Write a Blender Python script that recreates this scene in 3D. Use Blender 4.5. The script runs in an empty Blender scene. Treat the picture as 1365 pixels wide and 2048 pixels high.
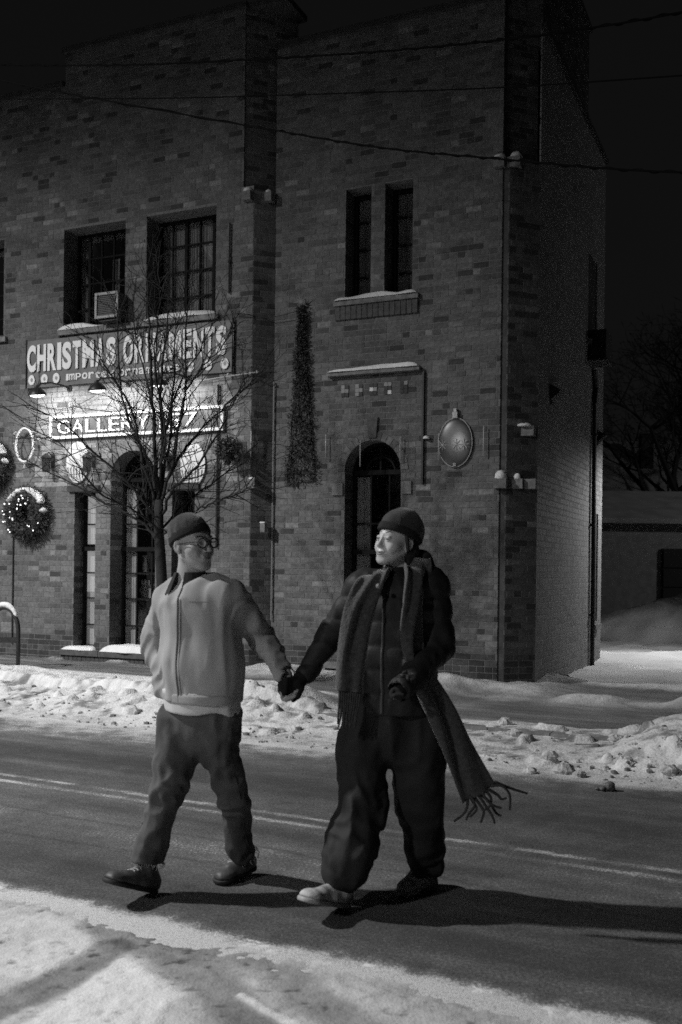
import bpy, math, random
import numpy as np
from mathutils import Matrix, Vector
random.seed(7)
rng = np.random.default_rng(11)
SC = bpy.context.scene
COL = SC.collection
R = math.radians

# ---------------- camera, world, lamps, exposure ----------------
F_PX, PPX, PPY, CAM_H, ROLL = 1991.0, 682.5, 1138.0, 1.48, R(0.7)
cd = bpy.data.cameras.new('camera')
cam = bpy.data.objects.new('camera', cd); COL.objects.link(cam)
cd.sensor_fit = 'VERTICAL'; cd.sensor_height = 36.0
cd.lens = F_PX / 2048.0 * 36.0
cd.shift_y = (PPY - 1024.0) / 2048.0
cd.clip_start = 0.05; cd.clip_end = 600
cam.matrix_world = Matrix.Translation((0, 0, CAM_H)) @ Matrix.Rotation(R(90), 4, 'X') @ Matrix.Rotation(ROLL, 4, 'Z')
cd.dof.use_dof = True; cd.dof.focus_distance = 7.2; cd.dof.aperture_fstop = 2.8
SC.camera = cam

W = bpy.data.worlds.new('World'); SC.world = W; W.use_nodes = True
nt = W.node_tree; nt.nodes.clear()
tc = nt.nodes.new('ShaderNodeTexCoord'); sx = nt.nodes.new('ShaderNodeSeparateXYZ')
rp = nt.nodes.new('ShaderNodeValToRGB'); bg = nt.nodes.new('ShaderNodeBackground'); wo = nt.nodes.new('ShaderNodeOutputWorld')
rp.color_ramp.elements[0].position = 0.0; rp.color_ramp.elements[0].color = (.0056, .0056, .0056, 1)
rp.color_ramp.elements[1].position = 0.7; rp.color_ramp.elements[1].color = (.0040, .0040, .0040, 1)
nt.links.new(tc.outputs['Generated'], sx.inputs[0]); nt.links.new(sx.outputs['Z'], rp.inputs[0])
nt.links.new(rp.outputs[0], bg.inputs[0]); nt.links.new(bg.outputs[0], wo.inputs[0])
bg.inputs[1].default_value = 1.0

def lamp(name, loc, power, radius, spot=None, aim=None, blend=1.0):
    l = bpy.data.lights.new(name, 'SPOT' if spot else 'POINT'); l.energy = power; l.shadow_soft_size = radius
    if spot: l.spot_size = R(spot); l.spot_blend = blend
    o = bpy.data.objects.new(name, l); COL.objects.link(o); o.location = loc
    d = Vector(aim) if aim else Vector((0, 0, -1))
    o.rotation_euler = d.to_track_quat('-Z', 'Y').to_euler()
    return o
KEY_POS = (-11.4, 6.2, 10.2)
lamp('street_light', KEY_POS, 13000, 0.18, spot=152, aim=(.10, .04, -1))
FILL_POS = (-13.0, -9.0, 9.5)
lamp('added_fill_light', FILL_POS, 9000, 0.5, spot=165, aim=(.1, .1, -1))  # lamp added out of view to lift the shadows
YARD_POS = (6.12, 17.2, 3.2)

SC.render.engine = 'CYCLES'
SC.view_settings.view_transform = 'Standard'; SC.view_settings.look = 'None'
SC.view_settings.exposure = 0.0; SC.view_settings.gamma = 1.0
try: SC.view_settings.use_curve_mapping = False
except Exception: pass
SC.cycles.use_denoising = False
SC.cycles.max_bounces = 6; SC.cycles.diffuse_bounces = 3; SC.cycles.glossy_bounces = 3
SC.cycles.transparent_max_bounces = 12; SC.cycles.caustics_reflective = False; SC.cycles.caustics_refractive = False
SC.cycles.sample_clamp_indirect = .6; SC.cycles.sample_clamp_direct = 12.0

# ---------------- picture <-> place helpers (measurement only) ----------------
_c, _s = math.cos(ROLL), math.sin(ROLL)
def ray(x, y):
    dx, dy = x - PPX, y - PPY
    return (_c * dx + _s * dy) / F_PX, -(-_s * dx + _c * dy) / F_PX
def gp(x, y, z=0.0):
    a, b = ray(x, y); Y = (z - CAM_H) / b; return np.array((a * Y, Y))
def at(x, y, Y):
    a, b = ray(x, y); return Vector((a * Y, Y, CAM_H + b * Y))
TH = math.atan2(1991, 4382)
BD = (-math.cos(TH), math.sin(TH)); BN = (-math.sin(TH), -math.cos(TH))
C0 = gp(1072, 1378, .10); BROT = math.pi - TH
def fac(x, y, p=0.0):
    a, b = ray(x, y); cx, cy = C0[0] + p * BN[0], C0[1] + p * BN[1]
    s = (a * cy - cx) / (BD[0] - a * BD[1]); Y = cy + s * BD[1]
    return s, CAM_H + b * Y
def wpt(s, p, z): return Vector((C0[0] + s * BD[0] + p * BN[0], C0[1] + s * BD[1] + p * BN[1], z))
PHI = R(27.5); UU = np.array((math.cos(PHI), -math.sin(PHI))); VV = np.array((math.sin(PHI), math.cos(PHI)))
def uv_of(P): P = np.asarray(P, float); return P @ UU, P @ VV
def rplane(x, y, v):   # point of the picture ray on the vertical plane at road distance v
    a, b = ray(x, y); Y = v / (a * VV[0] + VV[1]); return Vector((a * Y, Y, CAM_H + b * Y))

# ---------------- noise ----------------
_T = rng.random(65536).astype(np.float32)
def _h(ix, iy, iz):
    return _T[((ix * 73856093) ^ (iy * 19349663) ^ (iz * 83492791)) & 65535]
def vn(x, y, z=0.0, sc=1.0):
    x = np.asarray(x, np.float32) * sc; y = np.asarray(y, np.float32) * sc; z = np.asarray(z, np.float32) * sc + np.zeros_like(x)
    ix, iy, iz = np.floor(x).astype(np.int64), np.floor(y).astype(np.int64), np.floor(z).astype(np.int64)
    fx, fy, fz = x - ix, y - iy, z - iz
    fx = fx * fx * (3 - 2 * fx); fy = fy * fy * (3 - 2 * fy); fz = fz * fz * (3 - 2 * fz)
    r = 0
    for a in (0, 1):
        for b in (0, 1):
            for c in (0, 1):
                r = r + _h(ix + a, iy + b, iz + c) * (fx if a else 1 - fx) * (fy if b else 1 - fy) * (fz if c else 1 - fz)
    return r * 2 - 1
def fbm(x, y, z=0.0, sc=1.0, oct=4, gain=.5):
    r = 0; a = 1; t = 0
    for i in range(oct):
        r = r + a * vn(x, y, np.asarray(z) + 7.3 * i, sc); t += a; a *= gain; sc *= 2.03
    return r / t
def sst(a, b, x):
    t = np.clip((x - a) / (b - a), 0, 1); return t * t * (3 - 2 * t)

# ---------------- materials ----------------
MATS = {}
def mat(name, v, rough=.8, var=.0, scale=20.0, bump=0.0, bscale=60.0, metal=0.0, spec=.4, stretch=None, v2=None, detail=5, sheen=0, subs=0.0, thr=None, stain=0.0):
    """grey surface; var = relative variation by noise, v2 = second tone mixed by noise"""
    if name in MATS: return MATS[name]
    m = bpy.data.materials.new(name); m.use_nodes = True; MATS[name] = m
    n = m.node_tree; b = n.nodes['Principled BSDF']
    b.inputs['Roughness'].default_value = rough; b.inputs['Metallic'].default_value = metal
    b.inputs['Specular IOR Level'].default_value = spec
    if sheen:
        b.inputs['Sheen Weight'].default_value = sheen; b.inputs['Sheen Roughness'].default_value = .5
    if subs: b.inputs['Subsurface Weight'].default_value = subs; b.inputs['Subsurface Radius'].default_value = (.02, .02, .02)
    lo = v * (1 - var) if v2 is None else v; hi = v * (1 + var) if v2 is None else v2
    tcn = n.nodes.new('ShaderNodeTexCoord'); mp = n.nodes.new('ShaderNodeMapping')
    n.links.new(tcn.outputs['Object'], mp.inputs[0])
    if stretch: mp.inputs['Scale'].default_value = stretch
    if var or v2 is not None:
        no = n.nodes.new('ShaderNodeTexNoise'); no.inputs['Scale'].default_value = scale; no.inputs['Detail'].default_value = detail
        n.links.new(mp.outputs[0], no.inputs['Vector'])
        cr = n.nodes.new('ShaderNodeValToRGB'); a, c = thr if thr else (.3, .7)
        cr.color_ramp.elements[0].position = a; cr.color_ramp.elements[1].position = c
        cr.color_ramp.elements[0].color = (lo, lo, lo, 1); cr.color_ramp.elements[1].color = (hi, hi, hi, 1)
        n.links.new(no.outputs['Fac'], cr.inputs[0]); n.links.new(cr.outputs[0], b.inputs['Base Color'])
        if stain:      # weathering that runs over the whole surface, in metres
            ge = n.nodes.new('ShaderNodeNewGeometry'); mp2 = n.nodes.new('ShaderNodeMapping'); mp2.inputs['Scale'].default_value = (1, 1, .45); ns = n.nodes.new('ShaderNodeTexNoise'); ns.inputs['Scale'].default_value = 1.3; ns.inputs['Detail'].default_value = 6; ns.inputs['Roughness'].default_value = .65
            mr = n.nodes.new('ShaderNodeMapRange'); mr.inputs[1].default_value = .32; mr.inputs[2].default_value = .68; mr.inputs[3].default_value = 1 - stain; mr.inputs[4].default_value = 1 + stain * .6
            vm = n.nodes.new('ShaderNodeMix'); vm.data_type = 'RGBA'; vm.blend_type = 'MULTIPLY'; vm.inputs[0].default_value = 1
            n.links.new(ge.outputs['Position'], mp2.inputs[0]); n.links.new(mp2.outputs[0], ns.inputs['Vector']); n.links.new(ns.outputs['Fac'], mr.inputs[0]); n.links.new(cr.outputs[0], vm.inputs[6]); n.links.new(mr.outputs[0], vm.inputs[7]); n.links.new(vm.outputs[2], b.inputs['Base Color'])
    else: b.inputs['Base Color'].default_value = (v, v, v, 1)
    if bump:
        no2 = n.nodes.new('ShaderNodeTexNoise'); no2.inputs['Scale'].default_value = bscale; no2.inputs['Detail'].default_value = 4
        n.links.new(mp.outputs[0], no2.inputs['Vector'])
        bp = n.nodes.new('ShaderNodeBump'); bp.inputs['Strength'].default_value = 1.0; bp.inputs['Distance'].default_value = bump
        n.links.new(no2.outputs['Fac'], bp.inputs['Height']); n.links.new(bp.outputs[0], b.inputs['Normal'])
    return m
def emit(name, v, k):
    if name in MATS: return MATS[name]
    m = bpy.data.materials.new(name); m.use_nodes = True; MATS[name] = m
    b = m.node_tree.nodes['Principled BSDF']; b.inputs['Base Color'].default_value = (v, v, v, 1)
    b.inputs['Emission Color'].default_value = (1, 1, 1, 1); b.inputs['Emission Strength'].default_value = k
    return m
def glass_mat():
    m = bpy.data.materials.new('window_glass'); m.use_nodes = True; n = m.node_tree; n.nodes.clear()
    o = n.nodes.new('ShaderNodeOutputMaterial'); mx = n.nodes.new('ShaderNodeMixShader'); t = n.nodes.new('ShaderNodeBsdfTransparent')
    g = n.nodes.new('ShaderNodeBsdfGlossy'); f = n.nodes.new('ShaderNodeFresnel'); f.inputs[0].default_value = 1.5
    t.inputs[0].default_value = (.75, .75, .75, 1); g.inputs['Roughness'].default_value = .05; g.inputs[0].default_value = (.9, .9, .9, 1)
    no = n.nodes.new('ShaderNodeTexNoise'); no.inputs['Scale'].default_value = 3; bp = n.nodes.new('ShaderNodeBump'); bp.inputs['Distance'].default_value = .0008
    n.links.new(no.outputs[0], bp.inputs['Height']); n.links.new(bp.outputs[0], g.inputs['Normal'])
    n.links.new(f.outputs[0], mx.inputs[0]); n.links.new(t.outputs[0], mx.inputs[1]); n.links.new(g.outputs[0], mx.inputs[2]); n.links.new(mx.outputs[0], o.inputs[0])
    return m
GLASS = glass_mat()
def attr_mat(name, stops, rough, bump, bscale, attr='g', spec=.3, sparkle=.25, nsc=70):
    """ground mixed by a vertex attribute of what lies there (0 = clean snow .. 1 = bare surface)"""
    m = bpy.data.materials.new(name); m.use_nodes = True; MATS[name] = m; n = m.node_tree; b = n.nodes['Principled BSDF']
    a = n.nodes.new('ShaderNodeAttribute'); a.attribute_name = attr
    no = n.nodes.new('ShaderNodeTexNoise'); no.inputs['Scale'].default_value = nsc; no.inputs['Detail'].default_value = 6
    tcn = n.nodes.new('ShaderNodeTexCoord'); n.links.new(tcn.outputs['Object'], no.inputs['Vector'])
    ma = n.nodes.new('ShaderNodeMath'); ma.operation = 'MULTIPLY_ADD'; ma.inputs[1].default_value = sparkle; ma.inputs[2].default_value = -sparkle / 2
    ad = n.nodes.new('ShaderNodeMath'); ad.operation = 'ADD'; ad.use_clamp = True
    n.links.new(no.outputs['Fac'], ma.inputs[0]); n.links.new(ma.outputs[0], ad.inputs[0]); n.links.new(a.outputs['Fac'], ad.inputs[1])
    cr = n.nodes.new('ShaderNodeValToRGB'); e = cr.color_ramp.elements
    while len(e) < len(stops): e.new(.5)
    for k, (p, v) in enumerate(stops): e[k].position = p; e[k].color = (v, v, v, 1)
    n.links.new(ad.outputs[0], cr.inputs[0]); n.links.new(cr.outputs[0], b.inputs['Base Color'])
    b.inputs['Roughness'].default_value = rough; b.inputs['Specular IOR Level'].default_value = spec
    n2 = n.nodes.new('ShaderNodeTexNoise'); n2.inputs['Scale'].default_value = bscale; n2.inputs['Detail'].default_value = 6
    n.links.new(tcn.outputs['Object'], n2.inputs['Vector'])
    bp = n.nodes.new('ShaderNodeBump'); bp.inputs['Distance'].default_value = bump; n.links.new(n2.outputs['Fac'], bp.inputs['Height']); n.links.new(bp.outputs[0], b.inputs['Normal'])
    return m

# ---------------- mesh builder ----------------
def link(o, parent=None):
    COL.objects.link(o)
    if parent is not None: o.parent = parent
    return o
def tag(o, label=None, cat=None, group=None, kind=None):
    if label: o['label'] = label
    if cat: o['category'] = cat
    if group: o['group'] = group
    if kind: o['kind'] = kind
    return o
def empty(name, loc, rz=0.0, label=None, cat=None, group=None):
    o = bpy.data.objects.new(name, None); COL.objects.link(o); o.location = loc; o.rotation_euler = (0, 0, rz); o.empty_display_size = .1
    return tag(o, label, cat, group)
def mesh_obj(name, V, Fc, mats, parent=None, smooth=False, mi=None, attrs=None):
    me = bpy.data.meshes.new(name)
    V = np.asarray(V, np.float32).reshape(-1, 3)
    if isinstance(Fc, np.ndarray):
        k = Fc.shape[1]; nf = len(Fc)
        me.vertices.add(len(V)); me.vertices.foreach_set('co', V.ravel())
        me.loops.add(nf * k); me.loops.foreach_set('vertex_index', Fc.astype(np.int32).ravel())
        me.polygons.add(nf); me.polygons.foreach_set('loop_start', np.arange(0, nf * k, k, dtype=np.int32))
        me.update(calc_edges=True)
    else:
        me.from_pydata([tuple(map(float, v)) for v in V], [], Fc); me.update()
    for m in (mats if isinstance(mats, (list, tuple)) else [mats]): me.materials.append(m)
    if mi is not None: me.polygons.foreach_set('material_index', np.asarray(mi, np.int32))
    me.polygons.foreach_set('use_smooth', np.full(len(me.polygons), bool(smooth)))
    if attrs:
        for k, a in attrs.items():
            at_ = me.attributes.new(k, 'FLOAT', 'POINT'); at_.data.foreach_set('value', np.asarray(a, np.float32).ravel())
    me.validate()
    return link(bpy.data.objects.new(name, me), parent)
BOXF = [(0, 3, 2, 1), (4, 5, 6, 7), (0, 1, 5, 4), (1, 2, 6, 5), (2, 3, 7, 6), (3, 0, 4, 7)]
class MB:
    def __init__(s): s.v = []; s.f = []; s.m = []
    def add(s, vs, fs, m=0):
        k = len(s.v); s.v += [tuple(v) for v in vs]; s.f += [tuple(i + k for i in f) for f in fs]; s.m += [m] * len(fs); return s
    def box(s, x0, x1, y0, y1, z0, z1, m=0, M=None, jit=0.0):
        vs = [Vector(p) for p in ((x0, y0, z0), (x1, y0, z0), (x1, y1, z0), (x0, y1, z0), (x0, y0, z1), (x1, y0, z1), (x1, y1, z1), (x0, y1, z1))]
        if jit: vs = [v + Vector((random.uniform(-jit, jit), random.uniform(-jit, jit), random.uniform(-jit, jit))) for v in vs]
        if M is not None: vs = [M @ v for v in vs]
        return s.add(vs, BOXF, m)
    def tube(s, pts, rad, n=8, m=0, cap=True):
        pts = [Vector(p) for p in pts]
        if not isinstance(rad, (list, tuple)): rad = [rad] * len(pts)
        vs = []; up = None
        for i, p in enumerate(pts):
            t = (pts[min(i + 1, len(pts) - 1)] - pts[max(i - 1, 0)]).normalized()
            if up is None or abs(up.dot(t)) > .95: up = Vector((0, 0, 1)) if abs(t.z) < .9 else Vector((1, 0, 0))
            a = (up - t * up.dot(t)).normalized(); b = t.cross(a); up = a
            for k in range(n):
                an = 2 * math.pi * k / n; vs.append(p + (a * math.cos(an) + b * math.sin(an)) * rad[i])
        fs = [(i * n + k, i * n + (k + 1) % n, (i + 1) * n + (k + 1) % n, (i + 1) * n + k) for i in range(len(pts) - 1) for k in range(n)]
        if cap: fs += [tuple(reversed(range(n))), tuple((len(pts) - 1) * n + k for k in range(n))]
        return s.add(vs, fs, m)
    def lathe(s, prof, n=16, m=0, M=None, cap=False):   # prof: (r, z)
        vs = [Vector((r * math.cos(2 * math.pi * k / n), r * math.sin(2 * math.pi * k / n), z)) for r, z in prof for k in range(n)]
        if M is not None: vs = [M @ v for v in vs]
        fs = [(i * n + k, i * n + (k + 1) % n, (i + 1) * n + (k + 1) % n, (i + 1) * n + k) for i in range(len(prof) - 1) for k in range(n)]
        if cap: fs += [tuple(reversed(range(n))), tuple((len(prof) - 1) * n + k for k in range(n))]
        return s.add(vs, fs, m)
    def ball(s, c, r, n=8, m=0, sc=(1, 1, 1), jit=0.0):
        c = Vector(c); vs = []; k2 = max(3, n // 2)
        for i in range(k2 + 1):
            a = math.pi * i / k2
            for k in range(n):
                b = 2 * math.pi * k / n; q = 1 + (random.uniform(-jit, jit) if 0 < i < k2 else 0)
                vs.append(c + Vector((math.sin(a) * math.cos(b) * sc[0], math.sin(a) * math.sin(b) * sc[1], math.cos(a) * sc[2])) * r * q)
        fs = [(i * n + k, (i + 1) * n + k, (i + 1) * n + (k + 1) % n, i * n + (k + 1) % n) for i in range(k2) for k in range(n)]
        return s.add(vs, fs, m)
    def prism(s, poly, y0, y1, m=0):   # polygon in x,z extruded along y
        n = len(poly); vs = [(x, y0, z) for x, z in poly] + [(x, y1, z) for x, z in poly]
        fs = [tuple(range(n)), tuple(reversed(range(n, 2 * n)))] + [(i, i + n, (i + 1) % n + n, (i + 1) % n) for i in range(n)]
        return s.add(vs, fs, m)
    def build(s, name, mats, parent=None, smooth=False):
        o = mesh_obj(name, s.v, s.f, mats, parent, smooth)
        if len(s.f) and isinstance(mats, (list, tuple)): 
            if len(o.data.polygons) == len(s.m): o.data.polygons.foreach_set('material_index', s.m)
        return o

def grid_mesh(name, X, Y, Z, m, attrs=None, parent=None):
    nu, nv = X.shape; V = np.stack([X, Y, Z], -1).reshape(-1, 3)
    i = np.arange(nu * nv).reshape(nu, nv)
    Fq = np.stack([i[:-1, :-1], i[1:, :-1], i[1:, 1:], i[:-1, 1:]], -1).reshape(-1, 4)
    return mesh_obj(name, V, Fq, m, parent, smooth=True, attrs=attrs)

MB_BLACK = mat('black_metal', .02, .45, .3, 30)
M_SNOW = mat('fresh_snow', .72, .7, .08, 8, bump=.012, bscale=30, subs=0.0)
M_WOOD = mat('dark_painted_frame', .012, .8, .3, 25, spec=.1)
M_STONE = mat('cut_stone', .17, .85, .35, 14, bump=.004, bscale=80)
# ---------------- ground ----------------
def road_field(name, u0, u1, v0, v1, step, zf, gf, m, label=None, kind='structure'):
    us = np.arange(u0, u1 + step, step); vs = np.arange(v0, v1 + step, step)
    U_, V_ = np.meshgrid(us, vs, indexing='ij')
    X = U_ * UU[0] + V_ * VV[0]; Y = U_ * UU[1] + V_ * VV[1]
    G = gf(U_, V_, X, Y); Z = zf(U_, V_, X, Y, G)
    o = grid_mesh(name, X, Y, Z, m, {'g': G}); tag(o, label, kind=kind); return o
def band(X, Y, pts, w):      # distance (m) outside a polyline of half-width w, in ground metres
    d = np.full(X.shape, 9.0)
    for (a, b) in zip(pts[:-1], pts[1:]):
        a = np.asarray(a); b = np.asarray(b); ab = b - a; L = ab @ ab
        t = np.clip(((X - a[0]) * ab[0] + (Y - a[1]) * ab[1]) / L, 0, 1)
        d = np.minimum(d, np.hypot(X - a[0] - t * ab[0], Y - a[1] - t * ab[1]))
    return d - w
def poly_sd(X, Y, pts):
    d = np.full(X.shape, 9.0); inside = np.zeros(X.shape, bool); n = len(pts)
    for i in range(n):
        a, b = np.asarray(pts[i]), np.asarray(pts[(i + 1) % n]); ab = b - a
        t = np.clip(((X - a[0]) * ab[0] + (Y - a[1]) * ab[1]) / (ab @ ab), 0, 1)
        d = np.minimum(d, np.hypot(X - a[0] - t * ab[0], Y - a[1] - t * ab[1]))
        c = ((a[1] > Y) != (b[1] > Y)) & (X < (b[0] - a[0]) * (Y - a[1]) / (b[1] - a[1] + 1e-12) + a[0]); inside ^= c
    return np.where(inside, -d, d)

M_FAR = mat('distant_snow_ground', .10, .9, .4, 1.2)
gs = MB(); gs.add([(-300, -300, -.06), (300, -300, -.06), (300, 300, -.06), (-300, 300, -.06)], [(0, 1, 2, 3)])
tag(gs.build('ground', M_FAR), kind='structure')

# asphalt road with salt film, tyre-polished lanes and a ragged snow fringe on both sides
M_ROAD = attr_mat('salted_asphalt', [(0, .62), (.22, .40), (.42, .155), (.75, .072), (1, .045)], .82, .005, 200, spec=.25, sparkle=1.1, nsc=75)
def road_g(U_, V_, X, Y):
    st = fbm(U_ * .35, V_ * 3.2, 0, 1.0, 4); st2 = fbm(U_ * 1.5, V_ * 9, 3.0, 1.0, 3); n = fbm(U_, V_, 5.0, 5, 4)
    g = .64 + .21 * st + .13 * st2 + .10 * n + .09 * fbm(U_ * .6, V_, 15.0, 34, 2)
    for c, w, a in ((3.75, .20, .14), (5.9, .30, .13), (6.55, .12, -.14), (4.45, .16, -.06), (6.95, .12, .06), (5.5, .10, -.07), (6.25, .07, .05)):
        g = g + a * np.exp(-((V_ - c + .05 * vn(U_, V_ * 0, 2, .4)) / w) ** 2)
    # ragged fringe of snow at the far side
    e = V_ - (6.98 + .11 * fbm(U_, V_, 9.0, 1.2, 4) + .05 * np.clip(U_ + 3, -2, 2))
    g = g - .75 * sst(-.42, .42, e + .16 * fbm(U_, V_, 1.0, 9, 3))
    e2 = (3.36 + .03 * fbm(U_, V_, 4.0, 2.2, 4)) - V_
    g = g - .7 * sst(-.10, .06, e2 + .05 * fbm(U_, V_, 8.0, 16, 3))
    # thin sealed cracks
    for a, b in (((-6, 4.55), (2, 4.35)), ((-3.2, 4.1), (2.5, 4.18))):
        dv = a[1] + (b[1] - a[1]) * (U_ - a[0]) / (b[0] - a[0]) + .05 * vn(U_, 0 * V_, 6, 2.2) - V_
        g = g + .16 * np.exp(-(dv / .014) ** 2)
    # double centre line, paint worn under a film of salt
    for c, k in ((5.15, .42), (5.005, .30)):
        dv = np.abs(V_ - c - .008 * vn(U_, 0 * V_, 12, 1.3))
        wear = np.clip(.62 + .9 * fbm(U_, V_ * 2, 20 + c, 3.5, 4), 0.15, 1)
        g = g - k * wear * (1 - sst(.022, .036, dv + .01 * vn(U_, V_, 3, 30)))
    g = g + .05 * (np.abs(V_ - 5.08) < .03)
    return np.clip(g, 0, 1)
def road_z(U_, V_, X, Y, G): return .0012 * fbm(U_, V_, 2, 14, 3)
road_field('road', -9.5, 2.6, 2.9, 7.75, .02, road_z, road_g, M_ROAD)
# the rest of the carriageway, outside the picture
rb = MB()
for (a, b, c, d) in ((-80, -9.5, -12, 7.7), (2.6, 80, -12, 7.7), (-9.5, 2.6, -12, 1.2)):
    q = [(u * UU[0] + v * VV[0], u * UU[1] + v * VV[1], -.004) for u, v in ((a, c), (b, c), (b, d), (a, d))]; rb.add(q, [(0, 1, 2, 3)])
tag(rb.build('road_beyond', mat('plain_asphalt', .10, .85, .5, 3, bump=.003, bscale=120)), kind='structure')

# packed snow at the near side with tyre marks
M_NEAR = attr_mat('packed_snow', [(0, .74), (.3, .55), (.55, .34), (.8, .2), (1, .10)], .75, .004, 90, spec=.3, sparkle=.28)
def near_g(U_, V_, X, Y):
    wx = X + .03 * fbm(X, Y, 1, 5, 3); wy = Y + .03 * fbm(X, Y, 8, 5, 3)
    g = .50 + .16 * fbm(X, Y, 3, 2.2, 4) + .18 * fbm(X, Y, 4, 14, 4)
    g = g - .16 * sst(.1, -.1, V_ - 3.18) * sst(-3.0, -2.2, -U_ - .0)
    t1 = [gp(-60, 2050), gp(120, 1965), gp(225, 1898)]
    g = g + .42 * (1 - sst(0, .05, band(wx, wy, t1, .055)))
    t2 = [gp(215, 1850), gp(330, 1905), gp(455, 2000), gp(560, 2100)]
    g = g + .36 * (1 - sst(-.01, .10, band(wx, wy, t2, .06)))
    t3 = [gp(300, 1850), gp(460, 1915), gp(570, 1965), gp(700, 2060)]
    g = g + .30 * (1 - sst(-.02, .09, band(wx, wy, t3, .05)))
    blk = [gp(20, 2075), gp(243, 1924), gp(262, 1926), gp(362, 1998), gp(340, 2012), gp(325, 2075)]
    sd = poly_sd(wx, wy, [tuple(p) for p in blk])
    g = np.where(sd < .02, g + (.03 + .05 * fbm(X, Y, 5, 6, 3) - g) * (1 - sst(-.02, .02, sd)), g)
    ln = band(wx, wy, [gp(484, 1998), gp(600, 2065)], .014)
    g = g - .55 * (1 - sst(-.004, .02, ln))
    lw = np.clip(1 - sst(0, .10, band(wx, wy, [gp(-100, 1960), gp(110, 1910)], .10)), 0, 1)
    g = g - .16 * lw
    st = fbm((X * .8 + Y * .6) * 9, (X * -.6 + Y * .8) * 1.3, 5, 1, 3)
    g = g + .10 * st * (1 - sst(0, .3, band(X, Y, t2, .12)))
    pit = fbm(X, Y, 21, 30, 2); g = g + .42 * sst(.42, .62, pit) * sst(-.2, .2, fbm(X, Y, 33, 2.5, 2) + .05)
    edge = 3.36 + .03 * fbm(U_, V_, 4.0, 2.2, 4) - V_
    g = g - .42 * (1 - sst(-.02, .16, edge + .05 * fbm(U_, V_, 8.0, 10, 3)))
    return np.clip(g, 0, 1)
def near_z(U_, V_, X, Y, G):
    edge = 3.36 + .03 * fbm(U_, V_, 4.0, 2.2, 4) - V_
    h = .018 * sst(-.02, .35, edge) - .010 * G + .004 * fbm(X, Y, 6, 9, 4) + .004 * fbm(X, Y, 7, 40, 2) - .0015
    h = np.minimum(h, .06 * sst(-.03, .2, edge) + .004 * vn(X, Y, 1, 30) )
    return np.where(edge < -.01, -.02, h)
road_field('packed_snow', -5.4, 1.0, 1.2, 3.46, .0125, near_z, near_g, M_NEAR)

# ploughed bank, kerb, cleared sidewalk and drifts along the wall
M_BANK = attr_mat('ploughed_snow', [(0, .74), (.25, .6), (.5, .34), (.75, .17), (1, .085)], .8, .012, 45, spec=.25, sparkle=.55)
def bank_parts(U_, V_, X, Y):
    w = .18 * fbm(U_, V_, 2, .9, 3)
    left = 1 - sst(-5.2, -4.5, U_ + .3 * vn(U_, V_, 1, 1.2))
    # bank along the kerb
    prof = sst(7.25, 8.25, V_ + w) * (1 - sst(8.9, 9.6, V_ + w))
    cr = .15 + .05 * vn(U_, 0 * V_, 3, .8) + .03 * vn(U_, 0 * V_, 9, 2.5)
    profr = sst(7.35, 8.3, V_ + w) * (1 - sst(8.75, 9.1, V_ + w))
    crr = .055 + .03 * vn(U_, 0 * V_, 5, 1.1) + .18 * sst(-1.9, -1.25, U_)
    hb = np.where(left > 0, prof * cr * left, 0) + profr * crr * (1 - left)
    return hb, left
def bank_z(U_, V_, X, Y, G):
    hb, left = bank_parts(U_, V_, X, Y)
    kerb = (.03 + .08 * left) * sst(8.35, 8.45, V_)
    s = (X - C0[0]) * BD[0] + (Y - C0[1]) * BD[1]; p = (X - C0[0]) * BN[0] + (Y - C0[1]) * BN[1]
    # drifts against the wall (right block), low lumps near the left block
    m = (1 - sst(.15, .75, p + .12 * fbm(X, Y, 7, 2, 3))) * (.07 + .04 * vn(s, 0 * s, 2, 1.9)) * sst(-.6, .25, s) * (1 - sst(3.6, 4.2, s))
    m = m + .12 * np.exp(-(((s - 1.05) / .33) ** 2 + ((p - .28) / .33) ** 2))
    m = m + .05 * (1 - sst(.1, .35, p)) * sst(0, .3, fbm(X, Y, 3, 2.2, 3)) * sst(4, 4.4, s)
    # ridge past the corner and the lit yard
    rr = np.exp(-(((V_ - 11.0 + .25 * np.sin(U_ * 1.3)) / .28) ** 2)) * .12 * sst(-3.2, -2.7, U_) * np.clip(.7 + vn(U_, V_, 6, 2), 0.2, 1.5)
    yd = .06 * sst(12.3, 12.7, V_ + .25 * fbm(X, Y, 12, 1.2, 3)) * sst(-3.9, -3.4, U_)
    m = m + rr + yd
    amp = np.clip(hb * 4, 0, .6) * (1 - .55 * sst(8.55, 8.95, V_))
    rdg = 1 - np.abs(fbm(U_, V_, 4, 3.1, 4)) * 2
    cl = fbm(U_, V_, 15, 11, 4)
    h = hb * (1 + .10 * rdg) + kerb + m + amp * (.055 * fbm(U_, V_, 4, 4, 3) + .050 * cl + .020 * fbm(U_, V_, 18, 34, 3))
    h = h + .010 * fbm(X, Y, 3, 9, 4) * (.4 + .6 * sst(10.3, 10.7, V_)) + .012 * sst(10.5, 10.8, V_) * fbm(X, Y, 8, 5, 4)
    h = h + .05 * sst(.36, .5, vn(U_, V_, 41, 6.5)) * sst(7.3, 7.6, V_) * (1 - sst(8.5, 8.8, V_))
    return h - .012 + .02 * sst(7.05, 7.4, V_)
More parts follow.
